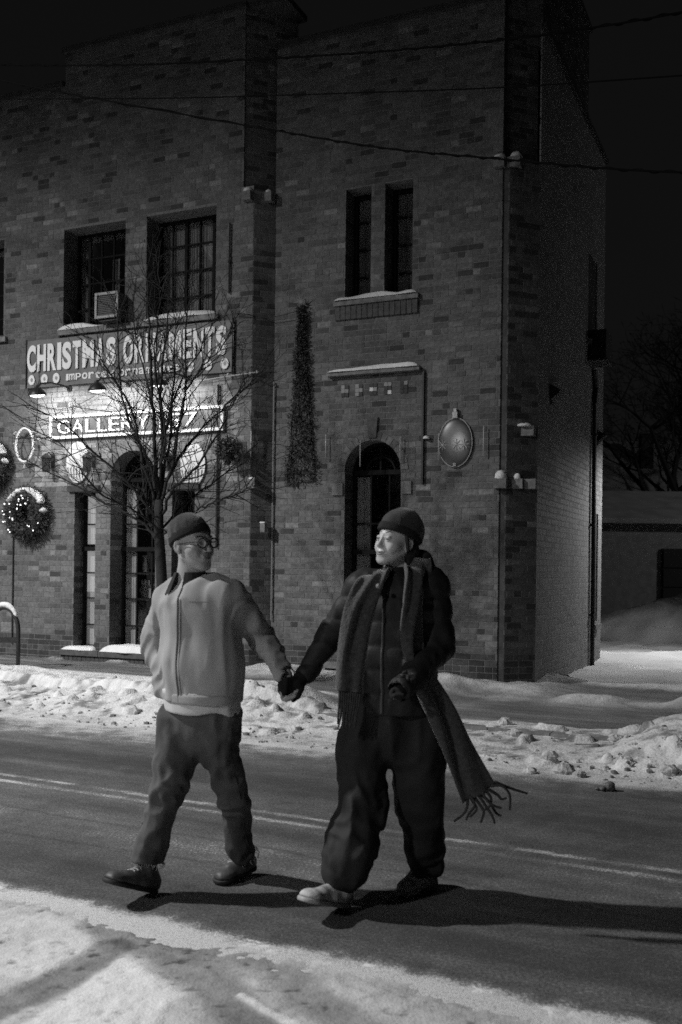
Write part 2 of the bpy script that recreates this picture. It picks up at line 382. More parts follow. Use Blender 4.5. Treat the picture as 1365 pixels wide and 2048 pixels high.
def bank_g(U_, V_, X, Y):
    hb, left = bank_parts(U_, V_, X, Y)
    s = (X - C0[0]) * BD[0] + (Y - C0[1]) * BD[1]; p = (X - C0[0]) * BN[0] + (Y - C0[1]) * BN[1]
    g = .27 + .16 * fbm(U_, V_, 2, 2.0, 3) + .16 * fbm(U_, V_, 25, 16, 4)
    mid = sst(7.3, 7.7, V_) * (1 - sst(8.55, 8.9, V_))
    g = g + .30 * mid * sst(.02, .5, fbm(U_, V_, 15, 11, 4) * -1 + .35 * fbm(U_, V_, 5, 2, 2)) + .5 * mid * sst(.34, .5, fbm(U_, V_, 44, 7, 3)) * .8
    g = g + .20 * (1 - sst(7.1, 7.55, V_ + .12 * fbm(U_, V_, 3, 2, 2)))
    # cleared sidewalk
    we = .22 * fbm(U_ * .5, V_, 31, 1.2, 3)
    swl = sst(9.75, 9.95, V_ + we) * left
    swr = sst(9.02, 9.22, V_ + we * .7) * (1 - left)
    film = .84 + .20 * fbm(U_ * .8, V_ * 3.0, 3, 1.6, 4) + .22 * fbm(U_ * 1.5, V_ * 7, 13, 1.6, 3)
    drift = (1 - sst(.25, .85, p + .25 * fbm(X, Y, 7, 2, 3))) * sst(-.6, .25, s) * (1 - sst(3.6, 4.2, s))
    sw = np.clip(swl + swr, 0, 1) * (1 - drift * .95)
    sw = sw * (1 - .8 * sst(4, 4.4, s) * (1 - sst(.1, .35, p)) * sst(0, .3, fbm(X, Y, 3, 2.2, 3)))
    ridge = np.exp(-(((V_ - 11.0 + .25 * np.sin(U_ * 1.3)) / .30) ** 2)) * sst(-3.3, -2.8, U_)
    yard = sst(12.38, 12.6, V_ + .12 * fbm(X, Y, 12, 1.2, 3)) * sst(-4.2, -3.6, U_)
    sw = sw * (1 - .9 * np.clip(ridge, 0, 1)) * (1 - yard)
    g = g * (1 - sw) + film * sw
    return np.clip(g, 0, 1)
road_field('snow_bank', -12.5, 1.2, 7.05, 12.6, .022, bank_z, bank_g, M_BANK)
# kerb stones under the snow, seen from other sides
kb = MB()
for i in range(24):
    u = -12.4 + i * .56
    q = []
    for z in (-.02, .10):
        for (a, b) in ((u, 8.36), (u + .55, 8.36), (u + .55, 8.50), (u, 8.50)): q.append((a * UU[0] + b * VV[0], a * UU[1] + b * VV[1], z))
    kb.add(q, BOXF)
tag(kb.build('kerb', M_STONE), kind='structure')

# yard beyond the corner: lit snow, a big dark pile, then a slope
M_YARD = attr_mat('yard_snow', [(0, .72), (.5, .35), (1, .12)], .85, .02, 12, spec=.2, sparkle=.2)
gx, gy = np.meshgrid(np.arange(3.2, 26, .09), np.arange(12.3, 44, .09), indexing='ij')
def yard_fields(X, Y):
    z = .03 + .06 * fbm(X, Y, 2, .8, 3) + .035 * fbm(X, Y, 5, 3, 4)
    z = z + .07 * np.exp(-((Y - 17.3 + .3 * np.sin(X * 1.7)) / .35) ** 2)
    r = np.hypot((X - 9.0) / 4.2, (Y - 22.6) / 2.6) + .10 * fbm(X, Y, 9, .7, 3)
    z = z + 1.35 * np.clip(1 - r, 0, 1) ** .8
    z = z + 2.6 * sst(30, 42, Y) + .06 * fbm(X, Y, 3, 1.2, 3) * sst(18.4, 20, Y)
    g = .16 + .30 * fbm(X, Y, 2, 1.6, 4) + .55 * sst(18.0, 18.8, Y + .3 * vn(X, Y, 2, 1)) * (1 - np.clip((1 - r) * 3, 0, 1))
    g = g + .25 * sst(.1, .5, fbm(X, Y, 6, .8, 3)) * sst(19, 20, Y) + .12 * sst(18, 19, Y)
    return z, np.clip(g, 0, 1)
yz, yg = yard_fields(gx, gy)
yz = np.where((gx * VV[0] + gy * VV[1] < 12.45), -.05, yz)
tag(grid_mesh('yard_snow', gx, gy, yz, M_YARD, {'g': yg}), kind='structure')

# dark slush lump lying at the road edge, and crumbs of ploughed snow
M_SLUSH = mat('dirty_ice', .09, .6, .6, 30, bump=.01, bscale=60)
lp = gp(1221, 1582)
mb = MB(); mb.ball((0, 0, .028), .036, 12, 0, (1, 1, .95), .16); mb.ball((-.05, -.005, .012), .022, 10, 0, (1.2, 1, .7), .2); mb.ball((-.085, .01, .008), .014, 8, 0, (1.4, 1, .7), .2)
o = mb.build('ice_lump', M_SLUSH, smooth=True); o.location = (lp[0], lp[1], .004)
tag(o, 'dark round lump of frozen slush lying alone at the snowy road edge, right', 'ice lump')
cr = MB()
for i in range(520):
    u = random.uniform(-10, 1.0); v = 7.15 + abs(random.gauss(0, .35)) if random.random() < .55 else random.uniform(7.3, 8.6)
    x = u * UU[0] + v * VV[0]; y = u * UU[1] + v * VV[1]; rr_ = random.choice([.006, .009, .013, .02]) * random.uniform(.7, 1.4)
    zz = float(bank_z(np.array([u]), np.array([v]), np.array([x]), np.array([y]), None)[0])
    cr.ball((x, y, zz + rr_ * .4), rr_, 6, random.choice([0, 0, 1]), (1.2, 1, .8), .3)
for (px, py, rr_) in ((1012, 1440, .06), (1030, 1455, .05), (1100, 1490, .05), (1130, 1505, .07), (1160, 1512, .045), (1232, 1470, .055), (1250, 1500, .05), (1060, 1505, .05), (1340, 1515, .06)):
    g_ = gp(px, py, .15); u, v = uv_of(g_); zz = float(bank_z(np.array([u]), np.array([v]), np.array([g_[0]]), np.array([g_[1]]), None)[0])
    cr.ball((g_[0], g_[1], zz + rr_ * .3), rr_, 12, 0, (1.2, 1, .8), .22)
tag(cr.build('snow_crumbs', [mat('grey_snow_chunk', .42, .8, .4, 30, bump=.01, bscale=50), mat('dark_snow_chunk', .16, .8, .4, 30)]), 'crumbled chunks of dirty snow scattered along the ploughed bank', 'snow crumbs', kind='stuff')
# ---------------- brick building ----------------
BM = Matrix.Translation((C0[0], C0[1], 0)) @ Matrix.Rotation(BROT, 4, 'Z')   # local x along the front, y out to the street, z up
bld = empty('brick_building', (C0[0], C0[1], 0), BROT, 'two storey brick gallery building with stepped parapet and chamfered corner piers', 'building')
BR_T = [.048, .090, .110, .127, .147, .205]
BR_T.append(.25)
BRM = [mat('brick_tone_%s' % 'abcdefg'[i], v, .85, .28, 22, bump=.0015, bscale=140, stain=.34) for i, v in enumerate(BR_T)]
BASE_T = [mat('base_brick_dark', .038, .85, .3, 25, bump=.0015, bscale=140), mat('base_brick', .062, .85, .3, 25, bump=.0015, bscale=140)]
PAINT = [mat('painted_brick', .27, .75, .10, 9, bump=.002, bscale=90, stain=.2), mat('painted_brick_worn', .23, .8, .14, 12, bump=.002, bscale=90, stain=.25)]
M_MORTAR = mat('mortar', .155, .95, .25, 30, bump=.002, bscale=120)
M_MORTARP = mat('painted_mortar', .19, .9, .2, 20)
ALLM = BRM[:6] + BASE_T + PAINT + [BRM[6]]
CH, BL, JT = .0775, .205, .010
bricks = []       # (matrix local->building, L, thickness, mat index)
def add_brick(PM, u0, u1, w1, z0, z1, mi):
    if u1 - u0 < .035: return
    bricks.append((PM, u0, u1, w1, z0, z1, mi))
wallmb = MB()
def spans(u0, u1, cuts):
    out = [(u0, u1)]
    for a, b in cuts:
        nx = []
        for x, y in out:
            if b <= x or a >= y: nx.append((x, y)); continue
            if a > x: nx.append((x, a))
            if b < y: nx.append((b, y))
        out = nx
    return out
def halfw(op, z):   # opening half width at height z (arched head)
    u0, u1, z0, z1, arch = op[:5]; hw = (u1 - u0) / 2
    if z < z0 or z > z1: return 0
    if not arch: return hw
    sp_ = z1 - hw
    return hw if z <= sp_ else math.sqrt(max(0, hw * hw - (z - sp_) ** 2))
def panel(origin, du, width, z0, z1, openings=(), style='brick', depth=.32, z1f=None, skip_base=False, darker=0.0, thick=.3):
    """one flat brick face: mortar sheet with openings, reveals and every brick"""
    du = Vector((du[0], du[1], 0)).normalized(); nrm = du.cross(Vector((0, 0, 1)))   # outward
    if style == 'paint' or True: pass
    PM = Matrix(((du.x, nrm.x, 0, origin[0]), (du.y, nrm.y, 0, origin[1]), (0, 0, 1, 0), (0, 0, 0, 1)))
    # mortar sheet
    us = sorted({0, width, *[o[0] for o in openings], *[o[1] for o in openings]})
    us = [u for u in us if 0 <= u <= width]
    mm = 1 if style == 'paint' else 0
    for a, b in zip(us[:-1], us[1:]):
        mid = (a + b) / 2
        zs = [(z0, z1)]
        for o in openings:
            if o[0] < mid < o[1]: zs = spans(zs[0][0], zs[0][1], [(o[2], o[3])]) if len(zs) == 1 else [q for z_ in zs for q in spans(z_[0], z_[1], [(o[2], o[3])])]
        for c, d in zs:
            wallmb.add([PM @ Vector(p) for p in ((a, 0, c), (b, 0, c), (b, 0, d), (a, 0, d))], [(0, 1, 2, 3)], mm)
    for o in openings:
        u0, u1, a, b, arch = o[:5]; hw = (u1 - u0) / 2; uc = (u0 + u1) / 2; prof = [(u0, a), (u0, b - hw if arch else b)]
        if arch:
            N_ = 20; arc = [(uc - hw * math.cos(math.pi * k / N_), b - hw + hw * math.sin(math.pi * k / N_)) for k in range(N_ + 1)]
            prof = [(u0, a)] + arc + [(u1, a)]
            for k in range(N_):    # spandrels
                (x0, y0), (x1, y1) = arc[k], arc[k + 1]
                wallmb.add([PM @ Vector(p) for p in ((x0, 0, y0), (x1, 0, y1), (x1, 0, b), (x0, 0, b))], [(0, 1, 2, 3)], mm)
        else: prof = [(u0, a), (u0, b), (u1, b), (u1, a)]
        prof.append((u0, a))
        for (x0, y0), (x1, y1) in zip(prof[:-1], prof[1:]):
            wallmb.add([PM @ Vector(p) for p in ((x0, 0, y0), (x1, 0, y1), (x1, -depth, y1), (x0, -depth, y0))], [(0, 1, 2, 3)], mm)
        # bricks turned into the jambs
        r = 0; z = math.ceil(a / CH) * CH
        top = b - hw if arch else b
        while z + CH <= top + .02:
            ti = random.choices(range(6), (10, 18, 26, 26, 16, 4))[0] if style != 'paint' else 8
            if style != 'dark' or True:
                for xx, sgn in ((u0, 1), (u1, -1)):
                    L_ = .10 if r % 2 else .21
                    for q0, q1 in ((.012, L_), (L_ + JT, depth - .01)):
                        xa, xb = (xx - .012, xx + .0025) if sgn > 0 else (xx - .0025, xx + .012)
                        bricks.append((PM @ Matrix.Translation((0, -q1, 0)), xa, xb, q1 - q0, z + .005, z + CH - .006, ti if random.random() < .6 else random.choice([0, 1, 2, 3]) if style != 'paint' else 8))
            z += CH; r += 1
    # courses
    r0 = int(round(z0 / CH)); r = r0
    while (r + 1) * CH <= z1 + .03:
        za, zb = r * CH + .0055, (r + 1) * CH - .0055; zm = (za + zb) / 2
        cuts = []
        for o in openings:
            h = max(halfw(o, za), halfw(o, zb)) if o[4] else (halfw(o, zm))
            if o[4] and h > 0: h += .012
            if h > 0: uc = (o[0] + o[1]) / 2; cuts.append((uc - h, uc + h))
        for a, b in spans(.002, width - .002, cuts):
            off = (BL / 2 if r % 2 else 0) + (.03 if r % 5 == 0 else 0)
            u = math.floor((a - off) / BL) * BL + off
            hdr = (r % 6 == 3) and style != 'paint'
            while u < b:
                L_ = BL
                if hdr: L_ = BL / 2
                elif random.random() < .06: L_ = BL / 2
                c, d = max(u + JT / 2, a), min(u + L_ - JT / 2, b)
                if style == 'paint': mi = random.choices((8, 9), (3, 1))[0]
                elif zb < .47 and not skip_base: mi = random.choices((6, 7, 1), (5, 4, 1))[0]
                else:
                    pat = vn(np.array([u * 1.0 + origin[0] * 3]), np.array([zm]), 5, .9)[0]
                    w_ = [6, 13, 26 - 10 * pat, 30, 20 + 12 * pat, 4]
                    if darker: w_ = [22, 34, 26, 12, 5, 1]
                    mi = random.choices(range(6), w_)[0]
                    if style == 'brick' and origin[0] == S_END and 2.62 < zm < 4.13 and 4.25 < S_END - u < 7.62 and random.random() < (.93 if zm > 3.22 else .55): mi = 10  # paler bricks under the sign; their tone also carries the lamps' glow
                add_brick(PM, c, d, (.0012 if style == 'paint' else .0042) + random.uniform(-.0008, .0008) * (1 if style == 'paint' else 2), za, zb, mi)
                u += L_
        r += 1
    return PM
E_P = .31; RBP = -.22; S_END = 9.6
# openings given in panel u = S_END - s  (panels run so that their outward side faces the street)
def opn(s0, s1, z0, z1, arch=False, so=S_END): return (so - s1, so - s0, z0, z1, arch)
fa_open = [opn(5.95, 7.05, 4.93, 6.40), opn(4.45, 5.59, 4.93, 6.40), opn(8.19, 9.25, 4.93, 6.40),
           opn(5.38, 6.16, .28, 3.12, True), opn(6.42, 6.80, .28, 2.55), opn(4.74, 5.11, .28, 2.55)]
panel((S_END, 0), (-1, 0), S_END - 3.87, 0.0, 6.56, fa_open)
panel((S_END, 0), (-1, 0), S_END - 4.03, 6.56, 8.50)
panel((7.06, 0), (-1, 0), 7.06 - 4.03, 8.50, 8.98)
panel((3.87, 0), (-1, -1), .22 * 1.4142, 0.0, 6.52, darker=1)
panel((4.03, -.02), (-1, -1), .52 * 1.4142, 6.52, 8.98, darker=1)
so = 3.66
rb_open = [opn(2.26, 2.62, 4.97, 6.42, False, so), opn(1.69, 2.07, 4.97, 6.42, False, so), opn(1.81, 2.59, .28, 3.14, True, so)]
panel((so, RBP), (-1, 0), so - .53, 0.0, 8.45, rb_open, depth=.28)
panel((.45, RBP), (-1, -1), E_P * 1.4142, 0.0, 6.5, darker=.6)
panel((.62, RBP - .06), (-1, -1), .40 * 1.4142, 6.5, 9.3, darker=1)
sd_open = [(4.32 - .53, 4.75 - .53, .66, 2.43, False), (3.68 - .53, 4.40 - .53, 5.02, 6.38, False)]
panel((.14, RBP - E_P), (0, -1), 4.55, 0.0, 8.18, sd_open, 'paint', depth=.25, skip_base=True)
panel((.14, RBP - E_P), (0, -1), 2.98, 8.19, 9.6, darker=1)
# bodies behind the faces, slot beside the corner pier, roof, back
body = MB()
body.box(.16, 9.5, -4.98, -1.3, 0, 8.1)                    # core
body.box(3.9, 9.6, -1.3, -.36, 2.6 + .6, 4.9); body.box(3.9, 9.6, -1.3, -.36, 6.45, 8.5)
body.box(7.1, 8.15, -1.3, -.36, 0, 6.5)
body.box(.5, 3.8, -1.3, -.55, 3.2, 4.9); body.box(.4, 3.8, -1.3, -.55, 6.5, 8.3)
body.box(.53, .60, -.6, RBP - .002, 0, 8.4); body.box(.455, .60, -.62, RBP - .018, 0, 6.5)
body.box(4.05, 7.06, -.30, -.005, 8.5, 8.975); body.box(3.55, 4.05, -.62, -.50, 6.5, 8.97)
body.box(7.06, 9.6, -.30, -.005, 8.2, 8.495)
body.box(.55, 3.66, RBP - .28, RBP - .004, 8.1, 8.445); body.box(.16, .62, -3.5, RBP - .46, 8.1, 9.58)
body.box(.15, .5, -3.5, -.55, 8.0, 9.2)
M_BODY = mat('rough_backing_wall', .07, .95, .3, 10)
body.build('wall_core', M_BODY, bld)
wallmb.build('wall', [M_MORTAR, M_MORTARP], bld)
cop = MB()
cop.box(4.0, 7.10, -.36, .05, 8.98, 9.06); cop.box(7.08, 9.7, -.36, .05, 8.50, 8.58)
cop.prism([(0, 0), (0, 0)] if False else [(3.42, 8.98), (4.0, 8.98), (4.0, 9.06), (3.42, 9.06)], -.62, -.02)
cop.box(.5, 3.62, -.52, RBP + .05, 8.45, 8.53)
cop.box(.10, .16, -3.55, -.5, 9.58, 9.66)
cop.box(.09, .15, -5.05, -.55, 8.17, 8.23)
cop.build('coping', mat('coping_stone', .045, .85, .3, 9), bld)
# parts: sills, ledges
sil = MB()
sil.box(4.38, 7.11, -.30, .06, 4.845, 4.92)
sil.build('sill', M_STONE, bld)
sil = MB(); sil.box(8.1, 9.4, -.30, .06, 4.845, 4.92); sil.build('sill', M_STONE, bld)
sil = MB(); sil.box(1.59, 2.76, RBP - .28, RBP + .06, 4.90, 4.965); sil.build('sill', M_STONE, bld)
sol = MB()
for k in range(15): sol.box(1.605 + k * .0765, 1.605 + k * .0765 + .068, RBP, RBP + .035, 4.72, 4.892, 0, None, .001)
sol.build('soldier_course', BRM[1], bld)
sil = MB()
for a, b in ((4.55, 5.28), (5.29, 6.25), (6.26, 6.94)): sil.box(a, b, -.32, .13, .19, .27)
sil.build('base_sill', mat('base_sill_stone', .085, .8, .3, 18, bump=.003, bscale=60), bld)
sol = MB()
for k in range(31): sol.box(4.565 + k * .077, 4.565 + k * .077 + .069, 0, .10, -.02, .183, 0, None, .001)
sol.build('base_soldier_course', BASE_T[1], bld)
sil = MB(); sil.box(1.5, 2.85, RBP - .28, RBP + .10, .19, .27); sil.build('base_sill', M_STONE, bld)
sh = MB(); sh.box(1.55, 2.83, RBP + .001, RBP + .09, 3.985, 4.035); sh.build('stone_shelf', M_STONE, bld)
for a, b in ((6.34, 6.90), (4.66, 5.20)):
    lin = MB(); lin.box(a, b, .0, .05, 2.553, 2.64); lin.build('lintel', mat('dark_lintel', .04, .8, .3, 20), bld)
for a, b in ((2.61, 2.76), (1.66, 1.79)):
    im = MB(); im.box(a, b, RBP + .004, RBP + .028, 2.44, 2.60); im.build('impost_block', mat('impost_stone', .16, .85, .25, 18, bump=.003), bld)
for s_ in (2.2,):
    ks = MB(); ks.prism([(s_ - .055, 3.17), (s_ + .055, 3.17), (s_ + .075, 3.43), (s_ - .075, 3.43)], RBP + .004, RBP + .034); ks.build('keystone', mat('keystone_stone', .07, .85, .3, 20), bld)
def voussoirs(uc, zsp, r, p, n=17, t=.10):
    for k in range(n):
        a0 = math.pi * (k + .04) / n; a1 = math.pi * (k + .96) / n
        if abs((a0 + a1) / 2 - math.pi / 2) < .11: continue
        v = MB(); q = [(uc + rr_ * math.cos(a), zsp + rr_ * math.sin(a)) for rr_, a in ((r, a0), (r + t, a0), (r + t, a1), (r, a1))]
        v.prism(q, p - .05, p + .012 + random.uniform(0, .004)); v.build('voussoir', random.choice(BRM[1:5]), bld)
voussoirs(2.20, 2.75, .39, RBP); voussoirs(5.77, 2.73, .39, 0)
ht = MB(); ht.box(1.50, 1.525, RBP + .002, RBP + .045, 2.56, 3.97); ht.build('shadow_line_strip', MB_BLACK, bld)  # dark strip standing in for the shadow line at the arch panel's edge
# mosaic tiles under the shelf: five little chequers
TL = [mat('tile_black', .015, .3), mat('tile_pale', .55, .4, .1), mat('tile_grey', .20, .4, .1)]
for i, sc_ in enumerate((2.60, 2.40, 2.20, 2.0, 1.78)):
    for r_ in range(3):
        for c_ in range(2):
            mi = [[0, 0, 2, 1, 2, 2], [0, 2, 2, 0, 1, 0], [0, 2, 2, 0, 1, 0], [0, 2, 0, 0, 2, 0], [1, 0, 0, 1, 0, 0]][i][r_ * 2 + c_] if False else random.choice([0, 0, 2, 1 if r_ else 0, 2, 0])
            t = MB(); x0 = sc_ + .05 - c_ * .052; z0 = 3.87 - r_ * .052
            t.box(x0 - .048, x0, RBP + .003, RBP + .014, z0 - .048, z0); t.build('mosaic_tile', TL[mi], bld)

# windows
M_CURT = mat('pale_curtain', .22, .9, .25, 4, stretch=(14, 14, .6)); M_DARKIN = mat('dark_interior', .02, .9, .4, 3)
M_CURT2 = mat('grey_blind', .24, .9, .4, 3, stretch=(9, 9, .5))
def window(s0, s1, z0, z1, p, cols, rows, depth, arch=False, curtain=None, lit=None, fw=.04, mw=.022, heavy=(), sub=.02, transoms=(), cur_mat=None):
    q = p - depth; f = MB()
    zs_ = z1 - (s1 - s0) / 2 if arch else z1
    f.box(s0, s0 + fw, q - .03, q + .02, z0, zs_); f.box(s1 - fw, s1, q - .03, q + .02, z0, zs_); f.box(s0 + fw, s1 - fw, q - .03, q + .02, z0, z0 + fw)
    if not arch: f.box(s0 + fw, s1 - fw, q - .03, q + .02, z1 - fw, z1)
    else:
        uc = (s0 + s1) / 2; r1 = (s1 - s0) / 2; n = 20
        for k in range(n):
            a0, a1 = math.pi * k / n, math.pi * (k + 1) / n
            f.prism([(uc + rr_ * math.cos(a), zs_ + rr_ * math.sin(a)) for rr_, a in ((r1 - fw, a0), (r1, a0), (r1, a1), (r1 - fw, a1))], q - .03, q + .02)
        f.box(s0, s1, q - .035, q + .03, zs_ - .03, zs_ + .03)
    for k in range(1, cols):
        x = s0 + (s1 - s0) * k / cols; w_ = mw * (2.0 if k in heavy else 1)
        f.box(x - w_ / 2, x + w_ / 2, q - .018, q + .012, z0 + fw, (zs_ - .03) if arch else z1 - fw)
    zz = [z0 + (zs_ - z0) * k / rows for k in range(1, rows)] if not transoms else list(transoms)
    for k, z in enumerate(zz):
        h = mw if not transoms or k not in sub_heavy else .06
        if transoms and k in sub_heavy: f.box(s0, s1, q - .03, q + .05, z - .03, z + .03)
        else: f.box(s0 + fw, s1 - fw, q - .016, q + .010, z - mw / 2, z + mw / 2)
    if arch:
        uc = (s0 + s1) / 2
        f.box(uc - .012, uc + .012, q - .016, q + .010, zs_ + .03, z1 - fw)
        rr_ = (s1 - s0) / 2 * .55
        for k in range(10):
            a0, a1 = math.pi * k / 10, math.pi * (k + 1) / 10
            f.prism([(uc + r2 * math.cos(a), zs_ + r2 * math.sin(a)) for r2, a in ((rr_ - .02, a0), (rr_, a0), (rr_, a1), (rr_ - .02, a1))], q - .014, q + .008)
    w = f.build('window', M_WOOD, bld)
    # panes
    zr = [z0 + fw] + zz + [zs_ - (.03 if arch else fw)]
    for c in range(cols):
        for r in range(len(zr) - 1):
            xa, xb = s0 + (s1 - s0) * c / cols + .008, s0 + (s1 - s0) * (c + 1) / cols - .008
            g = MB(); tl = random.uniform(-.0015, .0015)
            g.add([(max(xa, s0 + fw), q + tl - .004, zr[r]), (min(xb, s1 - fw), q - tl - .004, zr[r]), (min(xb, s1 - fw), q + tl - .004, zr[r + 1]), (max(xa, s0 + fw), q - tl - .004, zr[r + 1])], [(0, 1, 2, 3)])
            g.build('pane', GLASS, w)
    if arch:
        uc = (s0 + s1) / 2; r1 = (s1 - s0) / 2 - fw; n = 16; g = MB()
        g.add([(uc + r1 * math.cos(math.pi * k / n), q - .004, zs_ + .03 + (r1 - .03) * math.sin(math.pi * k / n)) for k in range(n + 1)], [tuple(range(n + 1))]); g.build('fanlight_pane', GLASS, w)
    # room behind: dark lining, curtains
    b = MB(); bx = (s0 - .25, s1 + .25, q - 1.1, z0 - .1, z1 + .1)
    for vs in (((s0 - .25, q - .9, bx[3]), (s1 + .25, q - .9, bx[3]), (s1 + .25, q - .9, bx[4]), (s0 - .25, q - .9, bx[4])),): b.add(vs, [(0, 1, 2, 3)])
    b.build('room_wall', M_DARKIN, w)
    if curtain:
        for (a, c, zt, zb_) in curtain:
            cu = MB(); n = max(4, int((c - a) / .012)); vs = []
            for k in range(n + 1):
                x = a + (c - a) * k / n; y = q - .045 + .008 * math.sin(k * 1.9) + random.uniform(-.003, .003)
                vs += [(x, y, zb_), (x, y + random.uniform(-.004, .004), zt)]
            cu.add(vs, [(2 * k, 2 * k + 2, 2 * k + 3, 2 * k + 1) for k in range(n)])
            cu.build('curtain', cur_mat or M_CURT, w)
    return w
sub_heavy = ()
window(5.95, 7.05, 4.93, 6.40, 0, 5, 4, .32, curtain=[(6.80, 7.02, 6.3, 4.95), (6.32, 6.45, 6.0, 5.1)], heavy=(1, 4), cur_mat=M_CURT2)
window(4.45, 5.59, 4.93, 6.40, 0, 5, 4, .32, curtain=[(4.47, 5.57, 6.36, 4.95)], heavy=(1, 3), cur_mat=M_CURT2)
window(8.19, 9.25, 4.93, 6.40, 0, 5, 4, .32)
window(2.26, 2.62, 4.97, 6.42, RBP, 1, 4, .28, fw=.055, curtain=[(2.27, 2.61, 6.4, 5.0)], cur_mat=M_CURT2)
window(1.69, 2.07, 4.97, 6.42, RBP, 1, 4, .28, fw=.055, curtain=[(1.78, 2.06, 6.4, 5.0)], cur_mat=M_CURT2)
sub_heavy = (3,)
tr = (.62, 1.01, 1.38, 1.73, 2.09)
M_LITC = emit('lamp_lit_curtain', .5, .34)
w1 = window(5.38, 6.16, .28, 3.12, 0, 3, 5, .30, arch=True, transoms=tr, curtain=[(5.95, 6.13, 2.6, .35), (5.40, 5.46, 2.6, .35)], cur_mat=mat('shop_curtain', .45, .9, .2, 5))
w2 = window(6.42, 6.80, .28, 2.55, 0, 1, 5, .22, transoms=tr, fw=.045, curtain=[(6.60, 6.79, 2.52, 1.80), (6.60, 6.79, 1.72, 1.1)], cur_mat=M_LITC)
cu = MB(); cu.add([(6.60, -.27, .3), (6.79, -.27, .3), (6.79, -.27, 1.1), (6.60, -.27, 1.1)], [(0, 1, 2, 3)]); cu.build('lower_curtain', emit('dim_lit_curtain', .5, .10), w2)
w3 = window(4.74, 5.11, .28, 2.55, 0, 1, 5, .30, transoms=tr, fw=.045, curtain=[(4.80, 5.0, 2.5, .35)], cur_mat=M_CURT)
w4 = window(1.81, 2.59, .28, 3.14, RBP, 3, 5, .28, arch=True, transoms=(.62, 1.01, 1.38, 1.71, 2.08), curtain=[(2.36, 2.56, 2.70, .35)], cur_mat=mat('shop_curtain_dim', .40, .9, .2, 5))
# goods seen behind the shop glass
gd = MB()
for k in range(16):
    x = random.uniform(5.5, 5.95); z = random.choice([.62, 1.02, 1.4]); h = random.uniform(.12, .28)
    gd.box(x, x + .07, -.62, -.55, z, z + h, random.choice([0, 1]))
for z in (.60, 1.0, 1.38): gd.box(5.42, 6.1, -.75, -.5, z - .02, z, 0)
gd.build('display_goods', [mat('goods_dark', .08, .6), mat('goods_pale', .5, .5)], w1)
b_ = MB(); b_.ball((5.78, -.6, 1.96), .018, 8); b_.build('lit_bulb', emit('indoor_bulb', 1, 9), w1)
# side wall window frames (plane s = .14)
def side_win(p0, p1, z0, z1):
    f = MB(); x = .14 + .22
    f.box(x - .02, x + .03, p1, p1 + .05, z0, z1); f.box(x - .02, x + .03, p0 - .05, p0, z0, z1)
    f.box(x - .02, x + .03, p1 + .05, p0 - .05, z0, z0 + .05); f.box(x - .02, x + .03, p1 + .05, p0 - .05, z1 - .05, z1); f.box(x - .02, x + .03, p1 + .05, p0 - .05, (z0 + z1) / 2 - .02, (z0 + z1) / 2 + .02)
    w = f.build('window', M_WOOD, bld); g = MB()
    g.add([(x, p1 + .05, z0 + .05), (x, p0 - .05, z0 + .05), (x, p0 - .05, z1 - .05), (x, p1 + .05, z1 - .05)], [(0, 1, 2, 3)]); g.build('pane', GLASS, w)
    g = MB(); g.add([(x + .4, p1 - .1, z0 - .1), (x + .4, p0 + .1, z0 - .1), (x + .4, p0 + .1, z1 + .1), (x + .4, p1 - .1, z1 + .1)], [(0, 1, 2, 3)]); g.build('room_wall', M_DARKIN, w)
side_win(-4.32, -4.75, .66, 2.43); side_win(-3.68, -4.40, 5.02, 6.38)
sl = MB(); sl.box(.07, .36, -4.80, -4.27, .58, .655); sl.build('sill', M_STONE, bld)
sl = MB(); sl.box(.07, .36, -4.45, -3.63, 4.94, 5.01); sl.build('sill', M_STONE, bld)
dp = MB(); dp.tube([(.095, -4.08, 4.1), (.095, -4.10, 2.0), (.095, -4.12, .02)], .035, 8)
for z in (.8, 2.2, 3.6): dp.box(.06, .135, -4.15, -4.03, z, z + .03)
dp.tube([(.095, -4.08, 4.12), (.10, -4.2, 4.35), (.11, -4.05, 4.6)], .045, 8); dp.build('downpipe', MB_BLACK, bld)

# bricks: the 300 that show largest are objects of their own, the rest one mesh
rank = []
for k, (PM, u0, u1, w1_, z0, z1, mi) in enumerate(bricks):
    c = BM @ (PM @ Vector(((u0 + u1) / 2, w1_, (z0 + z1) / 2))); nb = BM.to_3x3() @ (PM.to_3x3() @ Vector((0, 1, 0)))
    vdir = Vector((0, 0, CAM_H)) - c; d = vdir.length
    area = (u1 - u0) * (z1 - z0) * max(0, nb.dot(vdir) / d) / (d * d)
    px_ = c.x / c.y * F_PX + PPX; py_ = PPY - (c.z - CAM_H) / c.y * F_PX
    if not (0 < px_ < 1365 and 0 < py_ < 1345 and c.z > .2) or (645 < px_ < 890 and py_ > 1030) or (300 < px_ < 500 and py_ > 1030): area = 0
    rank.append((-area, k))
rank.sort(); top = {k for a, k in rank[:300] if a < 0}
cache = {}; joined = MB()
def brick_vs(L, t, h):
    e = .0018
    return [(0, -.02, 0), (L, -.02, 0), (L, -.02, h), (0, -.02, h), (0, t - e, 0), (L, t - e, 0), (L, t - e, h), (0, t - e, h), (e, t, e), (L - e, t, e), (L - e, t, h - e), (e, t, h - e)]
BRF = [(0, 1, 5, 4), (1, 2, 6, 5), (2, 3, 7, 6), (3, 0, 4, 7), (4, 5, 9, 8), (5, 6, 10, 9), (6, 7, 11, 10), (7, 4, 8, 11), (8, 9, 10, 11)]
JV = []; JF = []; JM = []
